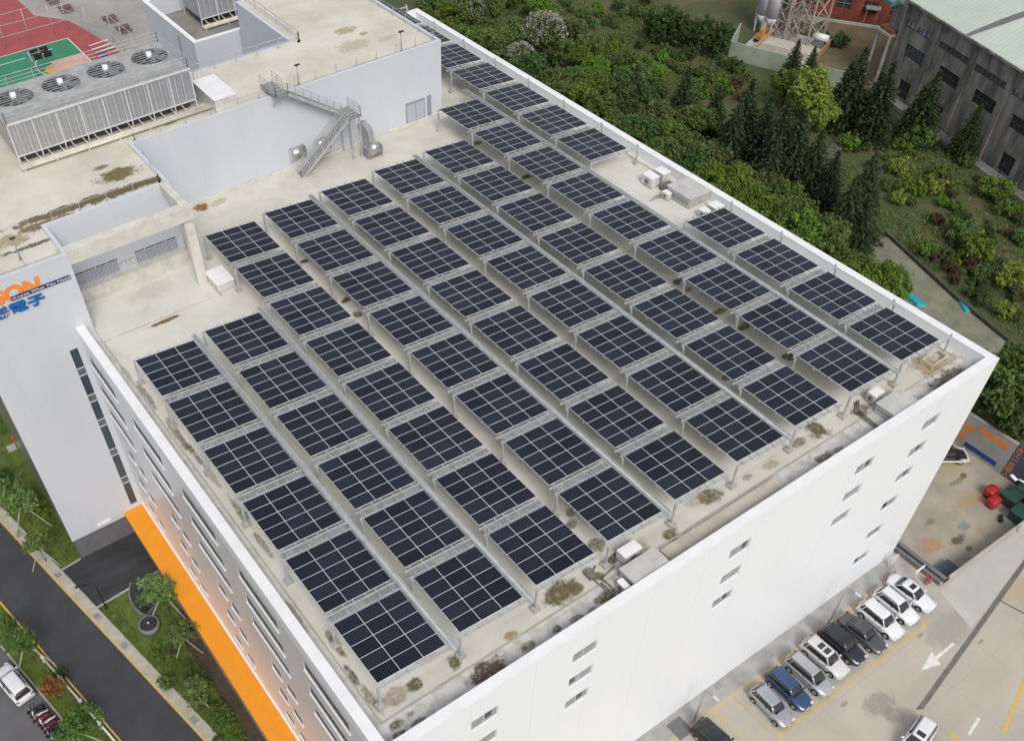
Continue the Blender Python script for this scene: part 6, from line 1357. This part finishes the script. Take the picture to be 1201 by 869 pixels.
for i, (px, py, h) in enumerate(((764, 4, 7), (776, 8, 7.4), (788, 6, 7), (799, 11, 7.5), (811, 12, 7.6), (822, 15, 7.3), (833, 17, 7.6), (844, 20, 7.5), (855, 25, 7.2))):
    p = at(px, py, h); tree('cypress', 'tree', 'upright green cypress, %s from the left in the hedge beside the hoarding' % ordinal(i + 1), 'cypress hedge', p.x + tr.uniform(-.4, .4), p.y + tr.uniform(-.3, .3), -.05, CR_P[i % 3], TK_P, h / 7 * tr.uniform(.85, 1.12), i * 1.3, None, 1.0)
# bushes on the slope
bl = [(1145, 291, 2.1, LF_BRIGHT, 'largest bright green bush on the slope'), (1126, 272, 1.7, LF_MID, 'green bush leaning on the largest bright one'), (1165, 222, 1.9, LF_BRIGHT, 'bright bush below the right end of the warehouse'), (1180, 245, 1.3, LF_MID, 'green bush beside the bright one below the warehouse'), (1186, 325, 1.8, LF_YEL, 'yellowish bush at the right picture edge'), (1068, 222, 1.5, LF_BRIGHT, 'bright bush above the path head'), (1052, 235, 1.1, LF_YEL, 'yellow green bush next to the path head'), (1095, 222, 1.4, LF_YEL, 'yellow green bush in the middle of the slope'), (1075, 165, 1.9, LF_MID, 'broad green bush below the second warehouse bay'), (1105, 205, 1.2, LF_BRIGHT, 'bright bush below the third warehouse bay'),
      (1010, 146, 1.2, LF_YEL, 'yellow green bush at the head of the timber steps'), (998, 168, 1.3, LF_BRIGHT, 'bright bush right of the timber steps'), (1055, 195, 1.5, LF_YEL, 'yellow bush below the conifers of the warehouse corner'), (1135, 190, 1.1, LF_MID, 'small green bush by the warehouse kerb'), (1110, 300, 1.0, LF_DARK, 'dark low bush above the mossy wall'), (1085, 292, 1.3, LF_BRIGHT, 'fresh green bush on the mossy wall'), (1155, 320, .9, LF_MID, 'small green bush below the largest bright one'), (1180, 365, 1.1, LF_YEL, 'yellowish bush near the lower end of the mossy wall'), (1198, 280, 1.2, LF_MID, 'green bush at the right edge of the slope'), (985, 50, 1.4, LF_DARK, 'dark patch of bush on the bare ground')]
for i, (px, py, s, mm, lab) in enumerate(bl):
    p = at(px, py, s * .8); tree('bush', 'bush', lab, 'bushes on the slope', p.x, p.y, max(0, hz(p.x, p.y)) if px != 985 else .28, CR_S[i % 3], TK_S, s * 1.05, i, mm)
zones = [([(640, 15), (775, 12), (880, 88), (880, 120), (820, 110), (700, 80)], 70, 'left', [LF_OLIVE, LF_MID, LF_BRIGHT, LF_DARK, LF_BROWN]), ([(985, 150), (1060, 150), (1201, 245), (1201, 390), (1120, 330), (1055, 270)], 85, 'right', [LF_MID, LF_OLIVE, LF_BRIGHT, LF_BROWN, LF_DARK]), ([(560, 0), (760, 0), (760, 15), (640, 20)], 16, 'upper', [LF_MID, LF_BRIGHT, LF_DARK])]
def inside(p, poly):
    c = False
    for i in range(len(poly)):
        a, b = poly[i - 1], poly[i]
        if (a[1] > p[1]) != (b[1] > p[1]) and p[0] < (b[0] - a[0]) * (p[1] - a[1]) / (b[1] - a[1]) + a[0]: c = not c
    return c
for poly, nb, side, mts in zones:
    k = 0
    while k < nb:
        q = (tr.uniform(min(p[0] for p in poly), max(p[0] for p in poly)), tr.uniform(min(p[1] for p in poly), max(p[1] for p in poly)))
        if not inside(q, poly): continue
        s = tr.uniform(.45, 1.0) if side == 'right' else tr.uniform(.6, 1.35); p = at(q[0], q[1], s * .6)
        if side == 'right' and p.x < 102.8 + (p.y - 32) * .3 and p.y < 33: continue
        mm = mts[tr.randrange(len(mts))]; k += 1
        tree('bush', 'bush', {'left': 'small wild bush on the brown slope between the leafy belt and the hoarding', 'right': 'small wild bush on the slope between the path and the warehouse', 'upper': 'small bush at the top edge beyond the blossom trees'}[side], {'left': 'wild bushes on the left slope', 'right': 'wild bushes on the right slope', 'upper': 'bushes at the top edge'}[side], p.x, p.y, max(-.03, hz(p.x, p.y) - .02), CR_S[tr.randrange(3)], TK_S, s, tr.uniform(0, 6), mm)
slope_poly = [(590, 20), (690, 40), (770, 80), (850, 120), (870, 160), (770, 135), (650, 85)]; k = 0
while k < 30:
    q = (tr.uniform(590, 870), tr.uniform(20, 160))
    if not inside(q, slope_poly): continue
    k += 1; s = tr.uniform(.5, .9); p = at(q[0], q[1], 4.3 * s)
    tree('broadleaf_tree', 'tree', 'young broadleaf tree on the slope above the leafy belt', 'young broadleaf trees on the left slope', p.x, p.y, -.05, CR_B[k % 4], TK_B[k % 2], s, k * 1.1, [LF_OLIVE, LF_MID, LF_DARK, LF_OLIVE, LF_BRIGHT][k % 5])
# undergrowth
ur = random.Random(77); L = []
for i in range(15500):
    x = ur.uniform(79, 131); y = ur.uniform(-12, 125)
    if y < 33 and x < 102.2 + (y - 32) * .3: continue
    if x > 122 and 58 < y < 90: continue
    nv = math.sin(x * .37 + 1.3 * math.sin(y * .21)) + math.sin(y * .33 + math.sin(x * .29)) + ur.uniform(-1, 1)
    if nv < -.4: continue
    z = max(-.04, hz(x, y)); base = ur.random(); sp_ = ur.uniform(.25, .6)
    big = i % 3
    for j in range(11): L.append((Vector((x + ur.gauss(0, sp_), y + ur.gauss(0, sp_), z + abs(ur.gauss(0, .2)) + .05)), (Vector((0, 0, 1)) + rv(ur) * .8).normalized(), ur.uniform(.08, .2), .55, base * .6 + ur.random() * .4))
half = L[::6]; brt = L[1::6] + L[3::6]; rest = L[2::6] + L[4::6] + L[5::6]
o = link_mesh('undergrowth', leaf_mesh('undergrowth', rest, LF_MID)); tag(o, 'tangle of low green undergrowth covering the slope', 'undergrowth', None, 'stuff')
o = link_mesh('undergrowth', leaf_mesh('undergrowth', brt, LF_BRIGHT)); tag(o, 'bright green weeds spread through the undergrowth of the slope', 'undergrowth', None, 'stuff')
o = link_mesh('undergrowth', leaf_mesh('undergrowth', half, LF_BROWN)); tag(o, 'dry brown undergrowth scattered over the slope', 'undergrowth', None, 'stuff')
# ---- garden along the street
def stakes(seed):
    r = random.Random(seed); mb = MB()
    for k in range(3):
        a = k * 2.1 + seed; mb.bar((math.cos(a) * 1.5, math.sin(a) * 1.5, -.05), (math.cos(a) * .08, math.sin(a) * .08, 2.2), .07)
    return mb.mesh('stake', PALEB)
SK = [stakes(1), stakes(2.3)]
gt = [(187, 688, 1.4, LF_GREY, 'leafy staked tree at the canopy corner beside the driveway'), (212, 742, 1.05, LF_GREY, 'staked tree beside the round stone basin'), (226, 808, 1.1, LF_GREY, 'staked tree near the lower end of the garden strip'), (20, 583, 1.5, LF_GREY, 'staked tree on the lawn left of the tower'), (42, 636, 1.1, LF_GREY, 'small staked tree by the pavement in front of the tower'), (3, 560, 1.0, LF_DARK, 'dark tree at the left picture edge'), (24, 748, 1.3, LF_MID, 'staked tree on the verge above the white car'), (88, 852, 1.35, LF_MID, 'staked tree on the verge beside the scooters'), (165, 662 + 40, .5, LF_MID, 'sapling half hidden behind the stone planter')]
for i, (px, py, s, mm, lab) in enumerate(gt):
    p = at(px, py, LZ + 3.0 * s); tree('garden_tree', 'tree', lab, 'staked garden trees', p.x, p.y, LZ - .06, CR_G[i % 2], TK_G, s, i * 1.1, mm, 1, ('stake', SK[i % 2]))
p = at(60, 806, LZ + 2.1); tree('ornamental_tree', 'tree', 'round tree with orange brown leaves beside the scooters', None, p.x, p.y, LZ - .06, crown(91, 1.35, 1.2, 2.1, 60, 40, .12, LF_ORANGE, .1, 5), TK_G, 1.0, 0)
gb = [(48, 600, 1.05, LF_BRIGHT, 'clipped round bright green bush on the tower lawn'), (5, 500, .9, LF_BRIGHT, 'bright bush at the left edge beside the magenta one'), (183, 770, .6, LF_BRIGHT, 'pale green bush in the middle of the garden strip'), (197, 800, .8, LF_MID, 'soft green bush below the pale one'), (255, 830, .7, LF_MID, 'green bush at the lower end of the garden strip'), (265, 850, .7, LF_MID, 'green bush at the bottom of the garden strip'), (200, 765, .5, LF_BROWN, 'dry reddish bush beside the planting bed'), (70, 790, .6, LF_DARK, 'dark bush on the verge behind the orange brown tree'), (100, 830, .6, LF_MID, 'green bush on the verge by the white barrier'), (10, 730, .7, LF_MID, 'green bush at the upper end of the verge')]
for i, (px, py, s, mm, lab) in enumerate(gb):
    p = at(px, py, LZ + s * .7); tree('bush', 'bush', lab, 'garden bushes by the street', p.x, p.y, LZ - .06, CR_S[i % 3], TK_S, s, i, mm)
p = at(3, 490, LZ + .7); tree('bush', 'bush', 'magenta flowering bush at the left picture edge', None, p.x, p.y, LZ - .06, CR_S[0], TK_S, .9, 0, leaf_mat('magenta_blooms', (0.34, 0.015, 0.09), (0.16, 0.01, 0.05)))
hedge_ranks = [(160 + 9 * k + (k % 3) * 4, 770 + 0 * k) for k in range(0)]
hb = random.Random(31)
for k in range(22):
    f = k / 21; x = -6.6 + hb.uniform(-1.2, 1.0); v = 30.5 - 16 * f
    tree('bush', 'bush', 'low green ground cover bush in the garden strip beside the street', 'ground cover bushes in the garden strip', x, v, LZ - .08, CR_S[k % 3], TK_S, hb.uniform(.4, .7), k * 1.7, [LF_BRIGHT, LF_MID, LF_MID, LF_OLIVE][k % 4], .7)
gr = random.Random(5); L = []
for i in range(26000):
    v = gr.uniform(10, 58); 
    if gr.random() < .65: x = gr.uniform(-11.5, -4.3); 
    else: x = gr.uniform(-19.5, -14.5)
    q = Vector((x, v)) - Vector((E1[0], E1[1])); off = q.x * rn.x + q.y * rn.y
    if not (off > 1.3 or -7.5 < off < -5.4): continue
    if 37.9 < v < 44.9 and x > -12.9: continue
    if x > -9.9 and v > 44: continue
    if abs(x + 7.4) < 1.4 and 31.4 < v < 39: continue
    if x > -5.0 and v < 33: continue
    L.append((Vector((x, v, LZ - .02 + gr.random() * .07)), (Vector((0, 0, 1)) + rv(gr) * .7).normalized(), gr.uniform(.05, .12), .4, gr.random()))
o = link_mesh('grass', leaf_mesh('grass', L, leaf_mat('grass_blades', (0.115, 0.15, 0.03), (0.05, 0.08, 0.016)))); tag(o, 'tufts of grass growing over the street lawns', 'grass', None, 'stuff')
